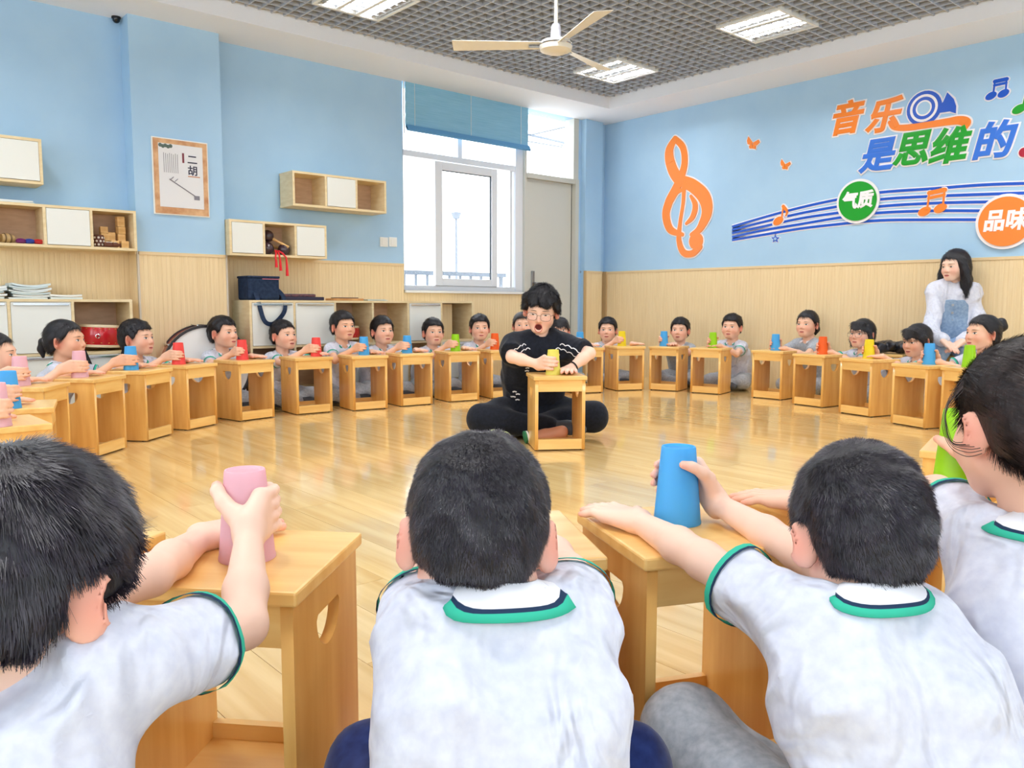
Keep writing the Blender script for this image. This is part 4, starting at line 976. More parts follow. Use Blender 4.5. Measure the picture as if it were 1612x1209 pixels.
def flat_hand(sd, Wp, dirv, up, s, side=1, spread=.10, droop=.0):
    """open hand lying flat; dirv forward along the fingers; side=+1 right hand (thumb to the left of dirv), -1 left hand"""
    f = unit(dirv); n = unit(np.asarray(up, float)-f*np.dot(up, f)); lat = np.cross(f, n)*side   # lat: towards the little finger
    Wp = np.asarray(Wp, float); nails = []
    for i in range(4):
        o = (-1.5+i)*.0172*s; L = (.060, .068, .063, .050)[i]*s; a = (-1.5+i)*spread
        K = Wp+f*(.062*s-abs(i-1.2)*.004*s)+lat*o+n*.001
        sd.cone(Wp+lat*o*.55, K, .0165*s, .0115*s, .012*s)
        g = unit(f+lat*math.tan(a)); q = .0082*s*(1, 1.03, 1, .88)[i]
        P = [K, K+g*L*.45+n*.003*s, K+g*L*.75-n*(.002*s+droop*.5), K+g*L-n*(.005*s+droop)]
        sd.chain(P, [.0112*s, q*1.05, q*.98, q*.82], .0035*s); nails.append(P[-1])
    B = Wp+f*.020*s-lat*.026*s; g = unit(f*.75-lat*.66)
    sd.chain([Wp, B, B+g*.028*s, B+g*.050*s-n*.002], [.017*s, .0135*s, .0105*s, .0078*s], .006*s); nails.append(B+g*.05*s)
    return nails
class Frame:
    def __init__(s, o, Rm): s.o = np.asarray(o, float); s.R = np.asarray(Rm, float)
    def __call__(s, P): return np.asarray(P)@s.R.T+s.o
    def inv(s, P): return (np.asarray(P)-s.o)@s.R
# ------------------------------------------------------------------ hair
def local_xyz(T, s):
    R_, o = T.R, T.o
    def f(X, Y, Z):
        x, y, z = X-o[0], Y-o[1], Z-o[2]
        return ((R_[0, 0]*x+R_[1, 0]*y+R_[2, 0]*z)/s, (R_[0, 1]*x+R_[1, 1]*y+R_[2, 1]*z)/s, (R_[0, 2]*x+R_[1, 2]*y+R_[2, 2]*z)/s)
    return f
def folds(seed, n, f0, f1, amp):
    """sharp-crested cloth folds"""
    g = np.random.default_rng(seed); K = g.normal(size=(n, 3))*[1, .6, .7]; K /= np.linalg.norm(K, axis=1, keepdims=True); K *= g.uniform(f0, f1, (n, 1)); ph = g.uniform(0, 6.28, n); B = g.normal(size=(n, 3))*9; pb = g.uniform(0, 6.28, n)
    def f(X, Y, Z):
        o = 0
        for k, p, b, q in zip(K, ph, B, pb): o = o-((1-np.abs(np.sin(k[0]*X+k[1]*Y+k[2]*Z+p)))**3*(.5+.5*np.sin(b[0]*X+b[1]*Y+b[2]*Z+q))-.05)
        return o*amp
    return f
def wob(seed, n, f0, f1, amp, loc=None):
    g = np.random.default_rng(seed); K = g.normal(size=(n, 3)); K /= np.linalg.norm(K, axis=1, keepdims=True); K *= g.uniform(f0, f1, (n, 1)); ph = g.uniform(0, 6.28, n)
    def f(X, Y, Z):
        o = 0
        for k, p in zip(K, ph): o = o+np.sin(k[0]*X+k[1]*Y+k[2]*Z+p)
        return o*(amp/math.sqrt(n))
    return f
HL_BOY = ([-.13, -.09, -.06, -.03, -.012, .012, .03, .05, .08], [-.060, -.060, -.045, -.026, -.012, -.006, .012, .052, .058])
HL_GIRL = ([-.13, -.09, -.06, -.03, -.005, .015, .035, .05, .08], [-.078, -.072, -.058, -.035, -.010, .005, .032, .055, .066])
HL_MAN = ([-.13, -.09, -.06, -.03, .0, .02, .04, .055, .08], [-.07, -.062, -.05, -.03, -.005, .006, .026, .044, .048])
def hair_cap(T, s, vox, th=.009, line=HL_BOY, seed=1, amp=.0022, f=(90, 220), ear=True, extra=None, top=1.0, back=0.0):
    sd = SDF(vox); p = lambda *q: T(np.array(q)*s)
    sd.ell(p(0, -.014, .033), np.array((.0725+th, .091+th, .080+th*top))*s, T.R, .02*s)
    sd.ell(p(0, -.048, -.015), np.array((.060+th*.6, .050+th+back, .058))*s, T.R, .03*s)
    if extra: extra(sd, p)
    L = local_xyz(T, s); lo, hi = T.o-.2*s, T.o+.2*s
    def cut(X, Y, Z):
        x, y, z = L(X, Y, Z); return (z-np.interp(y, line[0], line[1])+.10*np.maximum(np.abs(x)-.055, 0)*(y > .03))*.72*s
    sd._op(cut, lo, hi, .006*s, 's')
    if ear:
        for q in (-1, 1): sd.ell(p(q*.082, -.010, -.010), np.array((.022, .027, .037))*s, T.R, .006*s, 's')
    if amp: sd.fun(wob(seed, 9, f[0]/s, f[1]/s, amp*s), lo, hi)
    return sd
def strands(name, V, F, T, s, n, length, m, parent, crown=(0, -.055, .10), swirl=.35, lift=.45, jit=.25, seed=3, wid=.0009, keep=None):
    g = np.random.default_rng(seed); a, b, c, d = V[F[:, 0]], V[F[:, 1]], V[F[:, 2]], V[F[:, 3]]
    ar = np.linalg.norm(np.cross(c-a, d-b), axis=1); N = np.cross(c-a, d-b); N /= np.linalg.norm(N, axis=1, keepdims=True)+1e-12
    k = g.choice(len(F), n, p=ar/ar.sum()); u, v = g.random((n, 1)), g.random((n, 1))
    P = (a[k]*(1-u)+b[k]*u)*(1-v)+(d[k]*(1-u)+c[k]*u)*v; Nn = N[k]
    Lc = T.inv(P)/s; ln = (Nn@T.R); rel = Lc-np.array(crown); tan = rel-ln*(rel*ln).sum(1, keepdims=True); tl = np.linalg.norm(tan, axis=1, keepdims=True)+1e-6; tan /= tl
    sw = np.cross(ln, tan); dd = tan+sw*swirl*np.exp(-tl/.05)+ln*lift+g.normal(size=(n, 3))*jit; dd /= np.linalg.norm(dd, axis=1, keepdims=True)
    L_ = length*s*g.uniform(.6, 1.15, (n, 1))*(np.ones((n, 1)) if keep is None else keep(Lc)[:, None])
    D = dd@T.R.T; tip = P+D*L_-Nn*L_*.10*lift+np.array([0, 0, -1])*L_*.08
    side = np.cross(D, Nn); side /= np.linalg.norm(side, axis=1, keepdims=True)+1e-9; w = wid*s*g.uniform(.6, 1.2, (n, 1))
    base = P-Nn*.002*s
    VV = np.stack([base-side*w, base+side*w, tip+side*w*.3, tip-side*w*.3], 1).reshape(-1, 3)
    FF = np.arange(n)[:, None]*4+np.array([[0, 1, 2, 3]])
    me = npmesh(name, VV, FF, m); o = bpy.data.objects.new(name, me); link(o, parent); o['kind'] = 'stuff'; return o
# ------------------------------------------------------------------ people
def person(name, label, head, facing, s=1.0, hs=1.08, hnd=1.0, lean=.10, look=None, pitch=None, roll=0.0, right=None, left=None, re=None, le=None, rs=None, ls=None,
           hair='boy', hairm=None, th=.013, top='polo', bottom='grey', vox=.0066, near=False, seed=1, group=None, skin=(240, 192, 164), blush=(228, 132, 112),
           mouth=0.0, legs=None, side=0.0, squint=.9, knees=(.175, .21), drop=0.0, shw=.112, slim=1.0, bot_z=.10, tw=1.0, lookx=0.0, kneew=None, line=None):
    th0 = facing-math.pi/2; c, sn = math.cos(th0), math.sin(th0); RZ = np.array([[c, -sn, 0], [sn, c, 0], [0, 0, 1]])
    head = np.asarray(head, float)
    org = head-RZ@np.array([side, lean+.035*s, head[2]]); org[2] = 0
    loc = lambda P: (np.asarray(P, float)-org)@RZ
    H = loc(head)
    if look is not None:
        d = loc(look)-H; yaw = math.atan2(-d[0], d[1]); pt = math.atan2(-d[2], math.hypot(d[0], d[1])) if pitch is None else pitch
    else: yaw, pt = 0.0, (pitch or 0.0)
    T = Frame(H, rotm(yaw, pt, roll))
    N = H+np.array([-side*.35, -.030*s, -.128*hs-.008*s-drop])
    SR = loc(rs) if rs is not None else N+np.array([shw*s, .020*s, -.030*s]); SL = loc(ls) if ls is not None else N+np.array([-shw*s, .020*s, -.030*s])
    if rs is not None and ls is not None: N = (SR+SL)/2+np.array([0, -.010, .034])*s
    sa = s if s < 1.2 else s*.86
    sd = SDF(vox); nails = []
    head_prims(sd, T, hs, mouth, slim)
    nb = T(np.array([0, -.022, -.055])*hs)
    sd.cone(nb, N+[0, -.002, .0], .043*hs, .044*hs*slim, .025*s)
    # torso inside the clothes
    P0 = np.array([0, 0, bot_z*s if s > 1.2 else bot_z]); mid = P0*.5+N*.5+np.array([0, -.03*s, 0])
    for q in (-1, 1): sd.chain([P0+[q*.04*s, 0, 0], mid+[q*.045*s, 0, 0], N+[q*.04*s, 0, -.05*s]], [.058*s, .052*s, .040*s], .03*s)
    sd.cone(SL, SR, .030*s, .030*s, .03*s)
    l1, l2 = .205*s, .185*s; arms = {}
    for nm, hd, S, ex, sg in (('r', right, SR, re, 1), ('l', left, SL, le, -1)):
        if hd is None: arms[nm] = None; continue
        if hd[0] == 'grip':
            C = loc(hd[1]); z0 = hd[2] if len(hd) > 2 and hd[2] else .060
            if len(hd) > 3 and hd[3] is not None: Wp = loc(hd[3])
            else:
                d = S[:2]-C[:2]; a = math.atan2(d[1], d[0])+sg*.12; rr = cup_r(z0)+.054*hnd; Wp = np.array([C[0]+rr*math.cos(a), C[1]+rr*math.sin(a), C[2]+z0-.016])
            nails += grip_hand(sd, C, None, Wp, hnd, sg, z0)
        else:
            Wp = loc(hd[1]); dv = hd[2]@RZ if isinstance(hd[2], np.ndarray) else np.array([math.cos(hd[2]-th0), math.sin(hd[2]-th0), 0])
            nails += flat_hand(sd, Wp, dv, (0, 0, 1), hnd, sg, *(hd[3:] if len(hd) > 3 else ()))
        E_ = loc(ex) if ex is not None else ik(S, Wp, l1, l2, np.array([sg*.8, -.25, -.75]))
        f_ = unit(E_-Wp)
        sd.cone(S, E_, .035*sa, .0275*sa, .02*s); sd.cone(E_, E_*.65+Wp*.35, .0275*sa, .0275*sa, .012*s); sd.cone(E_*.65+Wp*.35, Wp, .0275*sa, .0182*sa, .012*s)
        arms[nm] = (S, E_, Wp)
    sd.build()
    body = sdf_obj(name, sd, M_SKIN, None, skin_col(T, hs, skin, blush, nails))
    body.location = [float(v) for v in org]; body.rotation_euler = (0, 0, th0)
    tag(body, label, 'person', group)
    if not near or near == 'face': face_parts(sd, T, hs, body, mouth=mouth, squint=squint, look=lookx)
    # --- clothes
    cv = .0070 if near else .0104
    tm = {'polo': M_CLOTH, 'grey': M_CLOTHG, 'black': M_CLOTHK, 'blouse': M_CLOTH}[top]
    sh = SDF(cv)
    for q in (-1, 1):
        sh.chain([P0+[q*.058*s*tw, -.005*s, -.015*s], P0*.6+N*.4+np.array([q*.060*s*tw, -.022*s, 0]), P0*.25+N*.75+np.array([q*.062*s*tw, -.012*s, -.02*s]), N+[q*.055*s, 0, -.052*s]], [.086*s*tw, .080*s*tw, .080*s*tw, .064*s], .045*s)
    sh.cone(SL+[.01*s, 0, 0], N+[-.03*s, -.004*s, -.012*s], .044*s, .046*s, .04*s); sh.cone(SR-[.01*s, 0, 0], N+[.03*s, -.004*s, -.012*s], .044*s, .046*s, .04*s)
    frac = {'polo': .60, 'grey': .60, 'black': .80, 'blouse': 1.0}[top]; ends = {}
    for nm in 'rl':
        if not arms[nm]: continue
        S, E_, Wp = arms[nm]; ax_ = unit(E_-S); e = S+(E_-S)*frac
        if top == 'blouse':
            sh.chain([S, E_, E_*.12+Wp*.88], [.040*s, .041*s, .030*s], .03*s); sh.chain([E_*.22+Wp*.78, E_*.12+Wp*.88], [.034*s, .026*s], .02*s); continue
        sh.cone(S, e+ax_*.04*s, (.049 if near else .045)*s, (.053 if near else .049)*s, .035*s)
        ends[nm] = (e, ax_)
    if near or s > 1.2:
        sh.fun(wob(seed*7+1, 8, 24/s, 64/s, .0030*s), N-[.5, .5, .6], N+[.5, .5, .4]); sh.fun(folds(seed*5+2, 7, 14/s, 30/s, .0068*s), N-[.5, .5, .6], N+[.5, .5, .4])
    else: sh.fun(wob(seed*7+1, 6, 30, 80, .0022), N-[.4, .4, .5], N+[.4, .4, .3])
    for nm, (e, ax_) in ends.items():
        sh.plane(e, ax_, e-.085*s, e+.085*s, .003)
        if near: sh.cone(e-ax_*.035, e+ax_*.05, .038*s, .043*s, .003, 's')
    kn = .046 if s < 1.2 else .044
    sh.cone(N+[0, .010 if s < 1.2 else .006, .012 if s < 1.2 else .030], N+[0, .02, .12], kn*hs, (kn+.004)*hs, .006, 's')
    sh.build(); shirt = sdf_obj('polo_shirt' if top in ('polo', 'grey') else ('t_shirt' if top == 'black' else 'blouse'), sh, tm, body)
    if top in ('polo', 'grey'):
        stripe = top == 'polo'; n = 36; b = []; col = []
        up = unit(np.array([0, .16, 1.0])+.25*unit(nb-N)*[1, 1, 0]); fx = np.array([1.0, 0, 0]); fy = unit(np.cross(up, fx))
        rows = ((.0445, -.014), (.046, .020), (.0495, .029), (.056, .027), (.0665, .008), (.0690, .003), (.0692, .0026), (.0712, -.0018), (.0714, -.0022), (.0760, -.0110))
        cc = [C_WHITE]*6+([C_NAVYL, C_NAVYL, C_GREEN, C_GREEN] if stripe else [C_WHITE*.75]*4)
        for i in range(n):
            a = R(22)+R(316)*i/(n-1); dirv = fx*math.sin(a)+fy*math.cos(a); fb = .5-.5*math.cos(a)
            for (r_, z_), q in zip(rows, cc):
                r2 = r_*hs*(1.0 if s < 1.2 else 1.15); b.append(N+dirv*r2*(1, .96, 1)[1]+up*(z_*(.45+.55*fb)-.004*(1-fb))*s); col.append(q)
        b = np.array(b)
        for _ in range(4):
            d = sh.sample(b); g = sh.grad(b); mv = np.clip(.0028-d, 0, .012); b = b+g*mv[:, None]; b3_ = b.reshape(n, 10, 3); b3_[1:-1] = (b3_[:-2]+2*b3_[1:-1]+b3_[2:])/4; b = b3_.reshape(-1, 3)
        me = npmesh('collar', b, np.array(strip(n, 10)), M_TRIM, np.array(col)); o = bpy.data.objects.new('collar', me); link(o, shirt)
        so = o.modifiers.new('thick', 'SOLIDIFY'); so.thickness = .0022; so.offset = 1
        if stripe:
            for nm, (e, ax_) in ends.items():
                u = unit(np.cross(ax_, [0, 0, 1.0])); w = np.cross(ax_, u); n = 30; rr = np.linspace(.02, .10, 60)*s; V = []; cl = []
                for off, q in ((-.0145, C_NAVYL), (-.0105, C_NAVYL), (-.0100, C_GREEN), (-.0015, C_GREEN)):
                    ct = e+ax_*off*s*1.0; A = np.linspace(0, 2*math.pi, n, endpoint=False)
                    dv = u[None]*np.cos(A)[:, None]+w[None]*np.sin(A)[:, None]
                    PP = ct+dv[:, None, :]*rr[None, :, None]; d = sh.sample(PP.reshape(-1, 3)).reshape(n, 60)
                    neg = d < 0; st_ = np.argmax(neg, 1); aft = (~neg) & (np.arange(60)[None] > st_[:, None]); last = np.where(neg.any(1) & aft.any(1), np.argmax(aft, 1), 20)
                    rad = np.minimum(rr[last], .0600*s); rad = np.maximum(rad, (np.roll(rad, 1)+np.roll(rad, -1))/2)+.0030
                    V.append(ct+dv*rad[:, None]); cl += [q]*n
                V = np.concatenate(V); Fq = [(k*n+i, k*n+(i+1) % n, (k+1)*n+(i+1) % n, (k+1)*n+i) for k in range(3) for i in range(n)]
                me = npmesh('cuff_trim', V, np.array(Fq), M_TRIM, np.array(cl)); o = bpy.data.objects.new('cuff_trim', me); link(o, shirt)
    # trousers
    bm_ = {'grey': M_CLOTHG, 'navy': M_CLOTHN, 'black': M_CLOTHK, 'jeans': M_JEAN}[bottom]
    pn = SDF(.0105 if near else .0145); kx, ky = knees; hipz = P0[2]
    LG = legs if legs else [[(q*.070*s, .01*s, hipz-.005), (q*kx*s, ky*s, .085*s), (-q*.035*s, (ky+.055+.03*q)*s, .052*s)] for q in (-1, 1)]
    if kneew is not None:
        for i, kw_ in enumerate(kneew):
            if kw_ is not None: LG[i][1] = tuple(loc(kw_))
    for q, g in zip((-1, 1), LG):
        g = [np.asarray(v, float) for v in g]; pn.chain(g, [.080*s, .060*s, .043*s], .03*s)
    for q in (-1, 1): pn.cone(P0+[q*.045*s, -.005*s, -.01], P0+[q*.045*s, -.005*s, .035*s], .085*s*tw, .080*s*tw, .04*s)
    pn.fun(wob(seed*3+5, 8, 25/s, 75/s, .0045*s), P0-.6*s, P0+.6*s)
    pn._op(lambda X, Y, Z: Z-.004+0*X+0*Y, P0-[.6*s, .6*s, .3], np.array([.6*s, .6*s, -.02]), .004, 's')
    pn.build(); sdf_obj('trousers', pn, bm_, body)
    for q, g in zip((-1, 1), LG):
        a_ = np.asarray(g[2], float); kn = np.asarray(g[1], float); d = unit(a_-kn) if not legs else np.array([0.05*q, 1, -.0]); d[2] = 0; d = unit(d)
        f = SDF(.011); z = .034*s if not legs else .03*s; A = np.array([a_[0], a_[1], min(a_[2], .05*s)])
        f.chain([A+d*.02*s, A+d*.075*s, A+d*.125*s], [.036*s, .034*s, .026*s], .02*s)
        f._op(lambda X, Y, Z: Z-.003+0*X+0*Y, A-.3*s, np.array([A[0]+.3*s, A[1]+.3*s, -.03]), .003, 's'); f.build(); sdf_obj('shoe', f, M_SHOE, body)
    # hair
    hm = hairm or M_HAIR; hv = .0055 if near else .0064; p = lambda *q: T(np.array(q)*hs)
    if hair == 'boy':
        hc = hair_cap(T, hs, hv, th, HL_BOY, seed).build()
    elif hair == 'man':
        def ex(sd_, p_):
            for k, (x, z) in enumerate(((-.05, .060), (-.025, .056), (.004, .072), (.030, .058), (.052, .060))): sd_.cone(p_(x*.8, .050, .090), p_(x, .084-(x/.05)**2*.022, z), .019*hs, .008*hs, .02*hs)
            for q in (-1, 1): sd_.cone(p_(q*.07, .03, .07), p_(q*.082, .012, .012), .022*hs, .010*hs, .02*hs)
        hc = hair_cap(T, hs, hv, .017, HL_MAN, seed, .0040, (70, 170), True, ex, 1.3).build()
    elif hair == 'long':
        def ex(sd_, p_):
            for q in (-1, 1):
                sd_.chain([p_(q*.066, .012, .05), p_(q*.083, .004, -.03), p_(q*.092, .012, -.11), p_(q*.088, .028, -.185)], [.024*hs, .030*hs, .034*hs, .026*hs], .02*hs)
            sd_.chain([p_(0, -.07, .0), p_(0, -.075, -.10), p_(0, -.06, -.18)], [.06*hs, .06*hs, .045*hs], .03*hs)
        LL = ([-.2, -.03, .0, .02, .036, .05, .08], [-.3, -.3, -.3, -.26, -.02, .05, .062])
        hc = hair_cap(T, hs, hv, .011, LL, seed, .0016, (50, 120), False, ex).build()
    else:
        def ex(sd_, p_):
            if 'bangs' in hair:
                for k in range(7): sd_.cone(p_(-.044+.0147*k, .058, .078), p_(-.052+.0173*k, .080-((-.052+.0173*k)/.052)**2*.030, .030), .013*hs, .0065*hs, .016*hs)
            if 'side' in hair:
                for q in (-1, 1): sd_.chain([p_(q*.066, .02, .03), p_(q*.080, .006, -.03), p_(q*.076, .0, -.075)], [.016*hs, .014*hs, .010*hs], .012*hs)
        hl = HL_GIRL if 'side' not in hair else ([-.13, -.06, -.03, .0, .02, .036, .05, .08], [-.10, -.09, -.085, -.09, -.085, .01, .02 if 'bangs' in hair else .055, .02 if 'bangs' in hair else .066])
        if 'bangs' in hair and 'side' not in hair: hl = ([-.13, -.09, -.06, -.03, -.005, .015, .035, .05, .08], [-.078, -.072, -.058, -.035, -.010, .005, .018, .024, .024])
        if line is not None: hl = line
        hc = hair_cap(T, hs, hv, .008, hl, seed, .0008, (60, 140), 'side' not in hair and 'noear' not in hair, ex).build()
    V, F = hc.mesh(); me = npmesh('hair', V, F, hm); ho = bpy.data.objects.new('hair', me); link(ho, body)
    if not near: strands('hair_strands', V, F, T, hs, 5000 if s < 1.2 else 14000, .016 if hair == 'boy' else (.017 if hair == 'man' else .035), hm, ho, crown=(0, -.045, .105) if hair in ('boy', 'man') else (0, .06, .10), swirl=.2, lift=.22 if hair == 'boy' else (.3 if hair == 'man' else .03), jit=.14 if hair in ('boy', 'man') else .05, seed=seed, wid=.0011)
    if hair.startswith('pony'):
        q = 0.0
        if 'low' in hair: A = [(0, -.100, .012), (-.012, -.128, .004), (-.018, -.142, -.035), (-.010, -.136, -.078)]
        elif 'bun' in hair: A = [(0.0, -.095, .060), (.0, -.125, .075), (0, -.135, .050), (0, -.125, .03)]
        else: A = [(0, -.098, .045), (0, -.135, .045), (0, -.155, .0), (0, -.150, -.065)]
        b = SDF(hv); b.chain([p(*t) for t in A], [.016*hs, .021*hs, .022*hs, .008*hs] if 'bun' not in hair else [.02*hs, .027*hs, .03*hs, .02*hs], .012*hs); b.build(); sdf_obj('ponytail', b, hm, ho)
        tt = MB(); c0 = p(*A[0]); d0 = unit(p(*A[1])-c0); u = unit(np.cross(d0, [0, .3, 1])); w = np.cross(d0, u)
        ring = [c0+d0*.008+(u*math.cos(a)+w*math.sin(a))*.018*hs for a in np.linspace(0, 6.283, 15)]
        tt.tube(ring, .005*hs, 6).build('hair_tie', mat('hair_tie', (232, 214, 226), .6), ho, True)
    return dict(body=body, hair=ho, T=T, hV=V, hF=F, RZ=RZ, org=org, hs=hs, shirt=shirt, arms=arms, sh=sh, sd=sd, N=N, loc=loc)
# ------------------------------------------------------------------ the ring of stools
def uv2(a): return np.array([math.cos(a), math.sin(a)])
TEACH = np.array([3.36, 3.52, .76])
ST = {}
def from_front(key, mid, ang):
    f = R(ang-90); ST[key] = (np.asarray(mid, float)-uv2(f)*SDP/2, f)
for k, m_, a_ in (('S1', (1.205, 4.63), 44), ('S2', (1.56, 4.965), 41), ('S3', (1.905, 5.21), 30), ('S4', (2.325, 5.33), 11), ('S5', (2.77, 5.35), -3), ('S6', (3.19, 5.27), -8), ('S7', (3.605, 5.26), -7), ('S8', (4.065, 5.245), -10),
                  ('S13', (5.765, 4.92), -24), ('S14', (5.985, 4.71), -72), ('S15', (6.075, 4.31), -76), ('S16', (6.145, 3.735), -87), ('S17', (5.955, 3.255), -97), ('S18', (5.725, 2.76), -104), ('S19', (5.465, 2.27), -109)): from_front(k, m_, a_)
from_front('S9', at_z(773.2, 627.9, 0)[:2]+.139*uv2(R(-14)), -14)
from_front('S12', at_z(949, 618.2, 0)[:2]-.139*uv2(R(-20)), -20)
from_front('S10', (at_z(773.2, 627.9, 0)[:2]+.139*uv2(R(-14)))*.5+(at_z(949, 618.2, 0)[:2]-.139*uv2(R(-20)))*.5, -17)
from_front('S20', at_z(1482, 577, .41)[:2]+.148*uv2(R(-114)), -114)
def from_corner(key, px, f): f = R(f); ST[key] = (at_z(px[0], px[1], .41)[:2]-.148*(uv2(f)+uv2(f-math.pi/2)), f)
_f = R(-34); ST['S0'] = (at_z(111, 600.5, .41)[:2]-.148*(uv2(_f)+uv2(_f+math.pi/2)), _f)
from_corner('SA', (85, 641), -14); from_corner('SB', (83, 666), 2); from_corner('SC', (262, 836), 30)
for k, c_, f_ in (('B1', (.49, 1.20), 42), ('B2', (.862, 1.022), 60), ('B3', (1.150, .850), 65), ('G4', (1.556, .765), 75), ('SD', (2.43, .795), 105), ('T', (3.155, 3.235), 236)): ST[k] = (np.array(c_), R(f_))
SLAB = dict(S1='box stool at the left with a pink cup, nearest the ponytailed girl', S2='box stool with a blue cup in front of the red cabinet drum', S3='box stool with a red cup in front of the bass drum', S4='box stool with a red cup under the navy bag',
    S5='box stool with a red cup, third of the red-cup stools', S6='box stool with a blue cup in front of the tallest far boy', S7='box stool with a blue cup, just left of the green-cup stool', S8='box stool with a green cup left of the teacher', S9='box stool with an orange cup half hidden by the teacher',
    S10='box stool hidden behind the teacher', S12='box stool with a blue cup just right of the teacher', S13='box stool with a yellow cup beside the teacher in the far row', S14='box stool with a blue cup in front of the boy in grey', S15='box stool with a green cup in front of the chubby boy',
    S16='box stool with a blue cup in front of the smiling girl', S17='box stool with an orange cup on the right side of the ring', S18='box stool with a yellow cup on the right side of the ring', S19='box stool with a blue cup, last whole one on the right side', S20='box stool half hidden behind the near girl at right',
    S0='box stool at the left edge with a pink cup, behind two nearer ones', SA='box stool at the left edge with a blue cup', SB='box stool at the left edge with the nearest big pink cup', SC='box stool corner behind the near left boy', B1='nearest box stool, with a pink cup held by the left boy',
    B2='box stool in front of the near middle boy', B3='box stool with a big blue cup held by the near right boy', G4='box stool behind the near right boy under the big green cup', SD='box stool corner left of the big green cup', T='box stool with a lemon cup in front of the teacher')
for k, (c_, f_) in ST.items(): stool(c_, f_, SLAB[k])
def on_stool(key, px=None, fwd=0.0, lat=0.0):
    """point on the stool top; px: sight-line column that fixes the sideways place"""
    c_, f_ = ST[key]; F_, R_ = uv2(f_), uv2(f_-math.pi/2)
    if px is not None:
        best = None
        for a in np.linspace(-.105, .105, 85):
            q = c_+F_*fwd+R_*a; e = abs(proj((q[0], q[1], .47))[0]-px)
            if best is None or e < best[0]: best = (e, a)
        lat = best[1]
    q = c_+F_*fwd+R_*lat; return np.array([q[0], q[1], SH+.0004]), lat
def kid(key, px, topy, cupc, cuppx, label, bk=.37, cupf=.0, lw=None, ldir=None, cuplab=None, hair='boy', **kw):
    c_, f_ = ST[key]; F_, R_ = uv2(f_), uv2(f_-math.pi/2); best = None
    for a in np.linspace(-.35, .35, 141):
        q = c_-F_*bk+R_*a; e = abs(proj((q[0], q[1], .58))[0]-px)
        if best is None or e < best[0]: best = (e, a)
    q = c_-F_*bk+R_*best[1]; Z = proj((q[0], q[1], .6))[2]; ztop = EYE+(478-topy)/FPX*Z*1.0
    hz = min(max(ztop-.130, .52), .63); hd = np.array([q[0], q[1], hz])
    C_, lat = on_stool(key, cuppx, cupf)
    if cupc: cup(C_, cupc, cuplab)
    lx = -.085 if lw is None else lw; L_, _ = on_stool(key, None, -.05, lx); L_ = L_+[0, 0, .0165]
    body_f = math.atan2(*( (c_+R_*(lat*.3)-q)[::-1]))
    ld = (f_+(.35 if ldir is None else ldir))
    kw.setdefault('look', TEACH)
    return person('person', label, hd, body_f, right=('grip', C_), left=('flat', L_, ld), hair=hair, seed=abs(hash_(key)) % 97+1, group='children seated round the ring', **kw)
def hash_(k): return sum(ord(ch)*(i+3) for i, ch in enumerate(k))
kid('S1', -8, 522, 'pink', 125, 'dark-haired girl cut by the left edge, arm stretched to a pink cup', cuplab='pink cup on the stool left of the ponytailed girl', hair='pony', lw=-.03)
kid('S2', 104, 503, 'blue', 206, 'girl with a tied side ponytail reaching to a blue cup at the left', cuplab='blue cup held by the ponytailed girl', hair='pony low', lw=-.06, skin=(236, 182, 150))
kid('S3', 216, 503, 'red', 281, 'boy in front of the red cabinet drum gripping a red cup', cuplab='red cup in front of the bass drum', lw=-.06)
kid('S4', 352, 497, 'red', 381, 'boy in front of the bass drum gripping a red cup', cuplab='red cup held by the boy in front of the bass drum', lw=-.09, th=.011)
kid('S5', 446, 502, 'red', 498, 'boy with cropped hair below the cabinet doors gripping a red cup', cuplab='red cup furthest right of the red ones', lw=-.10, th=.006)
kid('S6', 540, 489, 'blue', 573, 'tallest boy of the far left row gripping a blue cup', cuplab='blue cup held by the tallest far boy', lw=-.095, skin=(238, 186, 154))
kid('S7', 602, 497, 'blue', 641, 'boy with spiky hair and blue cup in front of the open cabinet cells', cuplab='blue cup just left of the green one', lw=-.09, th=.013)
kid('S8', 682, 500, 'green', 717, 'boy gripping the green cup left of the teacher', cuplab='green cup left of the teacher', lw=-.095)
kid('S9', 755, 494, 'orange', 779, 'boy looking down at the orange cup beside the teacher', cuplab='orange cup left of the teacher', lw=-.09)
kid('S10', 822, 490, None, 850, 'girl with pulled-back hair half hidden behind the teacher on his left in view', hair='pony', hairm=M_HAIRB)
kid('S12', 882, 498, 'blue', 913, 'dark-haired child almost hidden behind the teacher', cuplab='blue cup just right of the teacher', hair='pony bangs')
kid('S13', 957, 498, 'yellow', 979, 'boy with a yellow cup beside the door wall', cuplab='yellow cup in the far row right of the teacher', lw=-.10, ldir=.7)
kid('S14', 1071, 498, 'blue', 1045, 'boy in grey with a fringe resting behind a blue cup', cuplab='blue cup of the boy in grey', lw=-.03, ldir=.2, top='grey', th=.013)
kid('S15', 1152, 492, 'green', 1122, 'chubby boy with a green cup in the far right row', cuplab='green cup of the chubby boy in the far right row', lw=-.06, ldir=-.7, slim=1.14)
kid('S16', 1270, 486, 'blue', 1221, 'smiling girl with tied-back hair beside a blue cup', cuplab='blue cup of the smiling girl', lw=-.06, ldir=-.9, hair='pony low', top='grey')
g17 = kid('S17', 1357, 499, 'orange', 1295, 'girl wearing glasses behind an orange cup', cuplab='orange cup on the right side of the ring', lw=-.07, ldir=-.9, hair='side bangs')
kid('S18', 1444, 507, 'yellow', 1368, 'girl with side-swept fringe looking down behind a yellow cup', cuplab='yellow cup on the right side of the ring', lw=-.07, ldir=-.9, hair='side bangs', skin=(236, 186, 156), pitch=.12)
kid('S19', 1546, 492, 'blue', 1463, 'girl with a high bun beside the last blue cup at right', cuplab='blue cup in front of the girl with the high bun', lw=-.06, ldir=-.9, hair='pony bun')
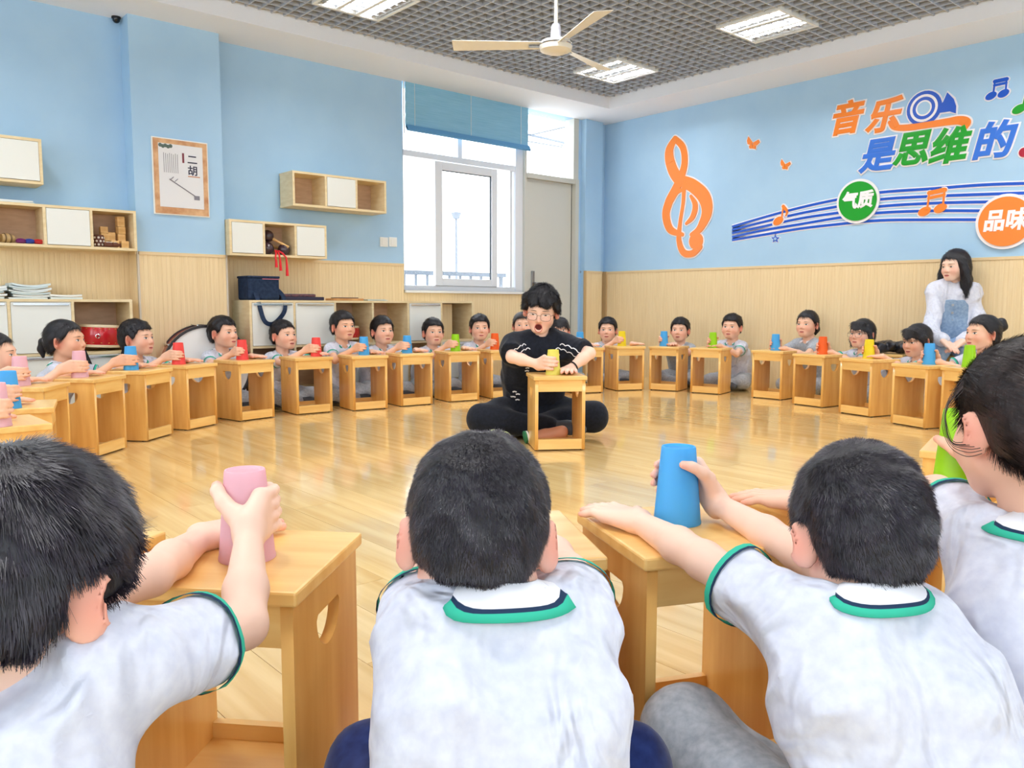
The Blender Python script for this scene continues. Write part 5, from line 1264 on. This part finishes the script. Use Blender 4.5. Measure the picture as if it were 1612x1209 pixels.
C20, _ = on_stool('S20', 1526, 0.0); cup(C20, 'green', 'green cup peeping out behind the near girl at right')
for key, pxc, cn, lab, clab in (('S0', 32, 'pink', 'child off the left edge whose hand holds the pink cup behind the blue one', 'pink cup at the left edge behind the blue cup'), ('SA', 6, 'blue', 'child off the left edge whose hand holds the blue cup', 'blue cup at the left edge'),
                           ('SB', 8, 'pink', 'child off the left edge whose hand holds the nearest pink cup there', 'big pink cup at the left edge of the picture')):
    c_, f_ = ST[key]; kid(key, proj((*(c_-uv2(f_)*.42), .58))[0], 500, cn, pxc, lab, cuplab=clab, bk=.42, lw=-.06 if key == 'S0' else .02)
# ------------------------------------------------------------------ the four children in front
SKN, BLN = (246, 206, 184), (232, 140, 120)
def no_ear(L): return np.where((np.abs(L[:, 0]) > .060) & (L[:, 2] < .022) & (L[:, 2] > -.05) & (np.abs(L[:, 1]+.010) < .030), .02, 1.0)
def near_hair(P, n, length, seed, **k):
    return strands('hair_strands', P['hV'], P['hF'], P['T'], P['hs'], n, length, MATS['hair_strand'], P['hair'], seed=seed, keep=no_ear, **k)
_m = mat('hair_strand', (44, 40, 48), .36, .5); noise_mix(_m, (26, 23, 30), (60, 54, 66), (1, 1, 1), 60, 2, .3, .7)  # lighter purplish tone paints the hair's sheen into the strand colour
CB1, _ = on_stool('B1', 388, -.01); cup(CB1, 'pink', 'big pink cup in the hand of the near left boy')
b1 = person('person', 'near left boy seen from behind gripping a big pink cup', at_d(45, 925, .80), R(35), look=(.95, 1.45, .40), pitch=.30, right=('grip', CB1, .078, at_d(392, 838, 1.16)), re=at_d(384, 985, 1.0), left=('flat', on_stool('B1', 318, .03)[0]+[0, 0, .017], R(12)), le=at_d(238, 905, 1.08),
            rs=at_d(185, 1062, .80), ls=at_d(185, 1062, .80)-.225*np.array([.57, -.82, 0]), hs=1.10, th=.016, near=True, vox=.0040, seed=11, skin=SKN, blush=BLN, lean=.16, bottom='grey', group='children seated in the front', hnd=1.08, drop=.0)
near_hair(b1, 48000, .020, 5, lift=.12, jit=.10, wid=.0005, crown=(0, -.05, .105))
b2 = person('person', 'near middle boy seen from behind with cropped hair and navy trousers', at_d(752, 846, .97), R(56), look=(1.5, 1.93, .50), pitch=.34, roll=R(2), right=('flat', on_stool('B2', None, -.03, .055)[0]+[0, 0, .017], R(70)), left=('flat', on_stool('B2', None, -.03, -.055)[0]+[0, 0, .017], R(50)),
            rs=at_d(905, 985, .945), ls=at_d(668, 1000, .93), re=at_d(893, 905, 1.07), le=at_d(668, 915, 1.04), hs=1.04, th=.008, tw=.94, near=True, vox=.0042, seed=12, skin=SKN, blush=BLN, lean=.15, bottom='navy', group='children seated in the front', kneew=(at_d(585, 1215, 1.12), at_d(985, 1215, 1.08)))
near_hair(b2, 55000, .0068, 6, lift=.32, jit=.13, wid=.00045, crown=(.0, -.055, .10))
CB3, _ = on_stool('B3', 1066, .03); cup(CB3, 'blue', 'big blue cup in the hand of the near right boy')
b3 = person('person', 'near right boy seen from behind with grey trousers gripping a big blue cup', at_d(1352, 842, 1.06), R(62), look=(2.05, 1.62, .48), pitch=.30, roll=R(-3), right=('grip', CB3, .078, at_d(1128, 792, 1.46)), re=at_d(1255, 868, 1.27), left=('flat', at_z(1003, 820, .429), R(88)), le=at_d(1108, 882, 1.17),
            rs=at_d(1440, 985, 1.03), ls=at_d(1262, 985, 1.01), hs=1.0, th=.010, tw=.95, near=True, vox=.0042, seed=13, skin=SKN, blush=BLN, lean=.14, bottom='grey', group='children seated in the front', kneew=(at_d(1075, 1150, 1.22), None))
near_hair(b3, 50000, .0105, 7, lift=.28, jit=.13, wid=.00045, crown=(-.022, -.052, .10), swirl=.9)
CG4 = at_d(1507, 760, 1.52); CG4[2] = max(CG4[2], SH+.0004)
cup(CG4, 'green', 'big lime green cup beside the face of the near girl at right')
g4 = person('person', 'near girl at the right edge with tied-back dark hair in a pale polo', at_d(1612, 672, 1.15), R(62), look=(2.24, 1.56, .45), right=('grip', CG4, .05), left=('flat', at_z(1262, 790, .429), R(118)), le=at_d(1475, 775, 1.36), ls=at_d(1545, 850, 1.17), rs=None,
            hs=1.06, hair='pony noear', hairm=M_HAIRB, near=True, line=([-.13, -.09, -.06, -.03, -.008, .012, .03, .05, .08], [-.078, -.072, -.058, -.030, .004, .0, .006, .040, .058]), vox=.0042, seed=14, skin=(244, 196, 170), blush=BLN, lean=.12, knees=(.2, .2), bottom='grey', group='children seated in the front')
_m = mat('hair_strand_brown', (44, 34, 34), .38, .5); noise_mix(_m, (26, 20, 22), (70, 54, 52), (1, 1, 1), 60, 2, .3, .7)
strands('hair_strands', g4['hV'], g4['hF'], g4['T'], g4['hs'], 30000, .030, _m, g4['hair'], crown=(0, .09, .06), swirl=0, lift=.02, jit=.035, seed=9, wid=.0004, keep=no_ear)
b = MB(); T4 = g4['T']
for k in range(7):
    e = k*3.2+(k*k*7 % 5)-2; P_ = [g4['loc'](at_d(x_, y_, 1.11+.004*k)) for x_, y_ in ((1516, 596+e), (1494-e*.2, 628+e), (1484+e*.5, 668+e*.6), (1496+e*.4, 702-e*.3), (1522+e*.5, 716-e*1.2), (1546, 712-e))]
    b.tube(catmull(P_, 6), .0005, 4)
b.build('loose_strands', _m, g4['hair'], kind='stuff')
# ------------------------------------------------------------------ the teacher
CT, _ = on_stool('T', 871, .02); cup(CT, 'lemon', 'pale lemon cup in the hand of the teacher')
HT = at_d(852, 490, 4.72)
tch = person('person', 'teacher in black with glasses and open mouth, cross-legged behind the middle stool', HT, R(238), s=1.42, hs=1.17, hnd=1.22, lean=.20, look=at_d(760, 680, 3.0), pitch=.22, roll=R(-5), right=('grip', CT, .066), left=('flat', on_stool('T', 896, -.05)[0]+[0, 0, .02], R(225)),
             re=at_d(806, 562, 4.62), le=at_d(928, 556, 4.66), hair='man', top='black', bottom='black', vox=.0052, seed=21, skin=(246, 204, 182), blush=(226, 140, 124), mouth=.75, slim=.93, shw=.118, knees=(.24, .12), squint=.5, bot_z=.105, lookx=0.0, tw=.95)
Tt, hs_ = tch['T'], tch['hs']; tb = tch['body']; pt = lambda *q: Tt(np.array(q)*hs_)
gl = empty('eyeglasses', (0, 0, 0), 0, 'thin-rimmed eyeglasses on the teacher', 'glasses'); gl.matrix_world = tb.matrix_basis.copy()
M_RIM = mat('glass_rim', (120, 96, 88), .3, metal=.5)
def glasses(root, pt, hs_):
    for q in (-1, 1):
        ring = [pt(q*.0335+.0245*math.copysign(abs(math.cos(a))**.7, math.cos(a)), .1015-abs(q*.0335+.0245*math.cos(a))*.16, -.006+.0195*math.copysign(abs(math.sin(a))**.7, math.sin(a))) for a in np.linspace(0, 2*math.pi, 29)]
        MB().tube(ring, .0011*hs_, 6, cap=False).build('rim', M_RIM, root, True)
        MB().add(ring[:-1], [tuple(range(28))]).build('lens', M_GLASS, root)
        MB().tube([pt(q*.058, .092, .002), pt(q*.075, .06, .004), pt(q*.080, .0, .006)], .0012*hs_, 6).build('temple', M_RIM, root, True)
    MB().tube([pt(-.010, .0995, .0), pt(0, .102, .002), pt(.010, .0995, .0)], .0011*hs_, 6).build('bridge', M_RIM, root, True)
glasses(gl, pt, hs_)
g17r = empty('eyeglasses', (0, 0, 0), 0, 'eyeglasses on the girl behind the orange cup', 'glasses'); g17r.matrix_world = g17['body'].matrix_basis.copy(); p17 = lambda *q: g17['T'](np.array(q)*g17['hs']); glasses(g17r, p17, g17['hs'])
# print on the black shirt, in white
def on_shirt(P, pts, width, name, m, off=.003):
    """a flat printed line that follows the garment: points in body-local x, z seen from the front"""
    sh = P['sh']; Q = []
    for x, z in pts:
        ys = np.linspace(.55, -.2, 160); d = sh.sample(np.stack([np.full(160, x), ys, np.full(160, z)], 1)); h = np.argmax(d < 0); Q.append((x, ys[max(h-1, 0)]+off*.3, z))
    Q = np.array(Q); V = []; 
    for i, q in enumerate(Q):
        t = unit(Q[min(i+1, len(Q)-1)]-Q[max(i-1, 0)]); g = sh.grad(q[None])[0]; sd_ = unit(np.cross(t, g)); V += [q+g*off+sd_*width/2, q+g*off-sd_*width/2]
    F = [(2*i, 2*i+1, 2*i+3, 2*i+2) for i in range(len(Q)-1)]
    o = MB().add(V, F).build(name, m, P['shirt']); return o
M_PRT = mat('print_white', (238, 238, 240), .6); Nt = tch['N']
for sg in (-1, 1):
    for row, (z0, x0, x1) in enumerate(((-.058, .075, .185), (-.035, .10, .20))):
        n = 26; pts = [(sg*(x0+(x1-x0)*i/n), Nt[2]+z0-.05*(i/n)**2+.009*abs(math.sin(i*.42))) for i in range(n+1)]; on_shirt(tch, pts, .0055, 'wavy_stripe', M_PRT)
for k, (x, z, w_) in enumerate(((.085, -.150, .03), (.085, -.168, .026), (.085, -.186, .03), (.03, -.205, .02), (.012, -.20, .018), (-.065, -.14, .035), (-.075, -.148, .03), (.14, -.32, .03), (.12, -.335, .03), (.145, -.352, .03), (.12, -.37, .03))): on_shirt(tch, [(x-w_*.4, Nt[2]+z), (x, Nt[2]+z+.004), (x+w_*.4, Nt[2]+z)], .009, 'printed_mark', M_PRT)
S_, E_, W_ = tch['arms']['l']; ax_ = unit(W_-E_); u = unit(np.cross(ax_, [0, 0, 1])); w = np.cross(ax_, u); c0 = W_-ax_*.035
wr = MB().tube([c0+(u*math.cos(a)+w*math.sin(a))*.0305 for a in np.linspace(0, 2*math.pi, 25)], .005, 6).build('wristband', M_BLACK, tb, True)
# foot with striped sock and light shoe under the teacher's stool
A = tch['loc'](np.array([3.19, 3.36, .045]))
ft = SDF(.006); ft.chain([A+[-.10, .01, .02], A, A+[.05, .01, -.005]], [.036, .034, .034], .02); ft.build(); sdf_obj('ankle', ft, mat('ankle_skin', (226, 166, 134), .5), tb)
for k in range(6): MB().tube([A+[.055+.011*k, .011, -.006], A+[.066+.011*k, .012, -.008]], .0365, 18).build('sock_stripe', [M_SOCK, mat('sock_green', (52, 130, 90), .9), M_BLACK][[0, 1, 0, 2, 0, 1][k]], tb, True)
f = SDF(.006); B = tch['loc'](np.array([2.93, 3.42, .04])); f.chain([B+[.05, -.05, .01], B, B+[-.02, .10, -.004]], [.042, .042, .034], .02); f.build(); sdf_obj('light_shoe', f, mat('lime_shoe', (214, 226, 150), .6), tb)
# ------------------------------------------------------------------ the woman by the music wall
HW = at_d(1503, 419, 6.25); wf = R(202)
stool(HW[:2]-uv2(wf)*.10, wf, 'box stool under the seated woman by the music wall')
wo = person('person', 'woman with long black hair in a white blouse and denim bib by the music wall', HW, wf, s=1.36, hs=1.08, hnd=1.1, lean=.03, look=at_d(1180, 560, 5.5), pitch=.10, right=('flat', at_d(1486, 537, 6.0), np.array([-.25, -.75, -.55]), .05), left=('flat', at_d(1514, 538, 5.98), np.array([-.75, .45, -.55]), .05), re=at_d(1466, 524, 6.2), le=at_d(1544, 524, 6.18), hair='long', top='blouse', bottom='jeans', vox=.0056,
            seed=31, skin=(244, 206, 184), bot_z=.36, tw=.84, shw=.092, slim=.92, squint=.7, group=None,
            legs=[[(-.09, .04, .475), (-.12, .31, .46), (-.13, .31, .07)], [(.09, .04, .475), (.10, .32, .46), (.12, .32, .07)]])
shb = wo['sh']; bb = SDF(.009); Nw = wo['N']
for q in (-1, 1): bb.chain([np.array([q*.074, .010, .45]), np.array([q*.070, .006, .62]), np.array([q*.064, .026, Nw[2]-.11])], [.118, .114, .106], .05)
bb._op(lambda X, Y, Z: -(Z-(Nw[2]-.105))+0*X+0*Y, [-.3, -.3, Nw[2]-.105], [.3, .3, Nw[2]+.2], .008, 's'); bb.fun(wob(77, 6, 25, 60, .0025), [-.3]*3, [.3, .3, 1.2]); bb.build(); sdf_obj('denim_bib', bb, M_DENIM, wo['body'])
for q in (-1, 1): MB().tube([(q*.085, .105, Nw[2]-.15), (q*.09, .088, Nw[2]-.08), (q*.085, .03, Nw[2]-.012), (q*.08, -.06, Nw[2]-.06)], [.014]*4, 6, flat=.25).build('bib_strap', M_DENIM, wo['body'], True)
for k in range(3): MB().lathe([(0, .004), (.009, .003), (.010, 0)], 10, axis='y').build('button', M_METAL, wo['body'], True, loc=(0, .138-.006*k, Nw[2]-.15-.06*k))
# dark jackets heaped on a spare stool beside her
jc = on_x(1405, 545, 6.62); jq = np.array([6.62, jc[1]]); stool(jq, R(180), 'box stool with a heap of black jackets by the music wall')
for k, (dx, dy, r_, sc) in enumerate(((-.04, .07, .105, 1.0), (.03, -.08, .11, .85))):
    j = SDF(.008); g = np.random.default_rng(50+k)
    for i in range(7): a = g.uniform(-.07, .07, 3); j.cone((a[0]-.02, a[1]-.05, .04+abs(a[2])*.5), (a[0]+.04, a[1]+.05, .035+abs(a[2])*.6), .038, .03, .02)
    j.fun(wob(60+k, 10, 60, 160, .006), [-.3]*3, [.3]*3); j._op(lambda X, Y, Z: Z+0*X+0*Y, [-.3, -.3, -.3], [.3, .3, -.03], .004, 's'); j.build()
    V, F = j.mesh(); o = bpy.data.objects.new('folded_jacket', npmesh('folded_jacket', V, F, mat('jacket_black', (36, 38, 46), .35))); link(o); o.location = (jq[0]+dx, jq[1]+dy, SH+.001)
    tag(o, ('left' if k == 0 else 'right')+' heap of shiny black jackets on the stool beside the woman', 'jacket', 'black jackets')
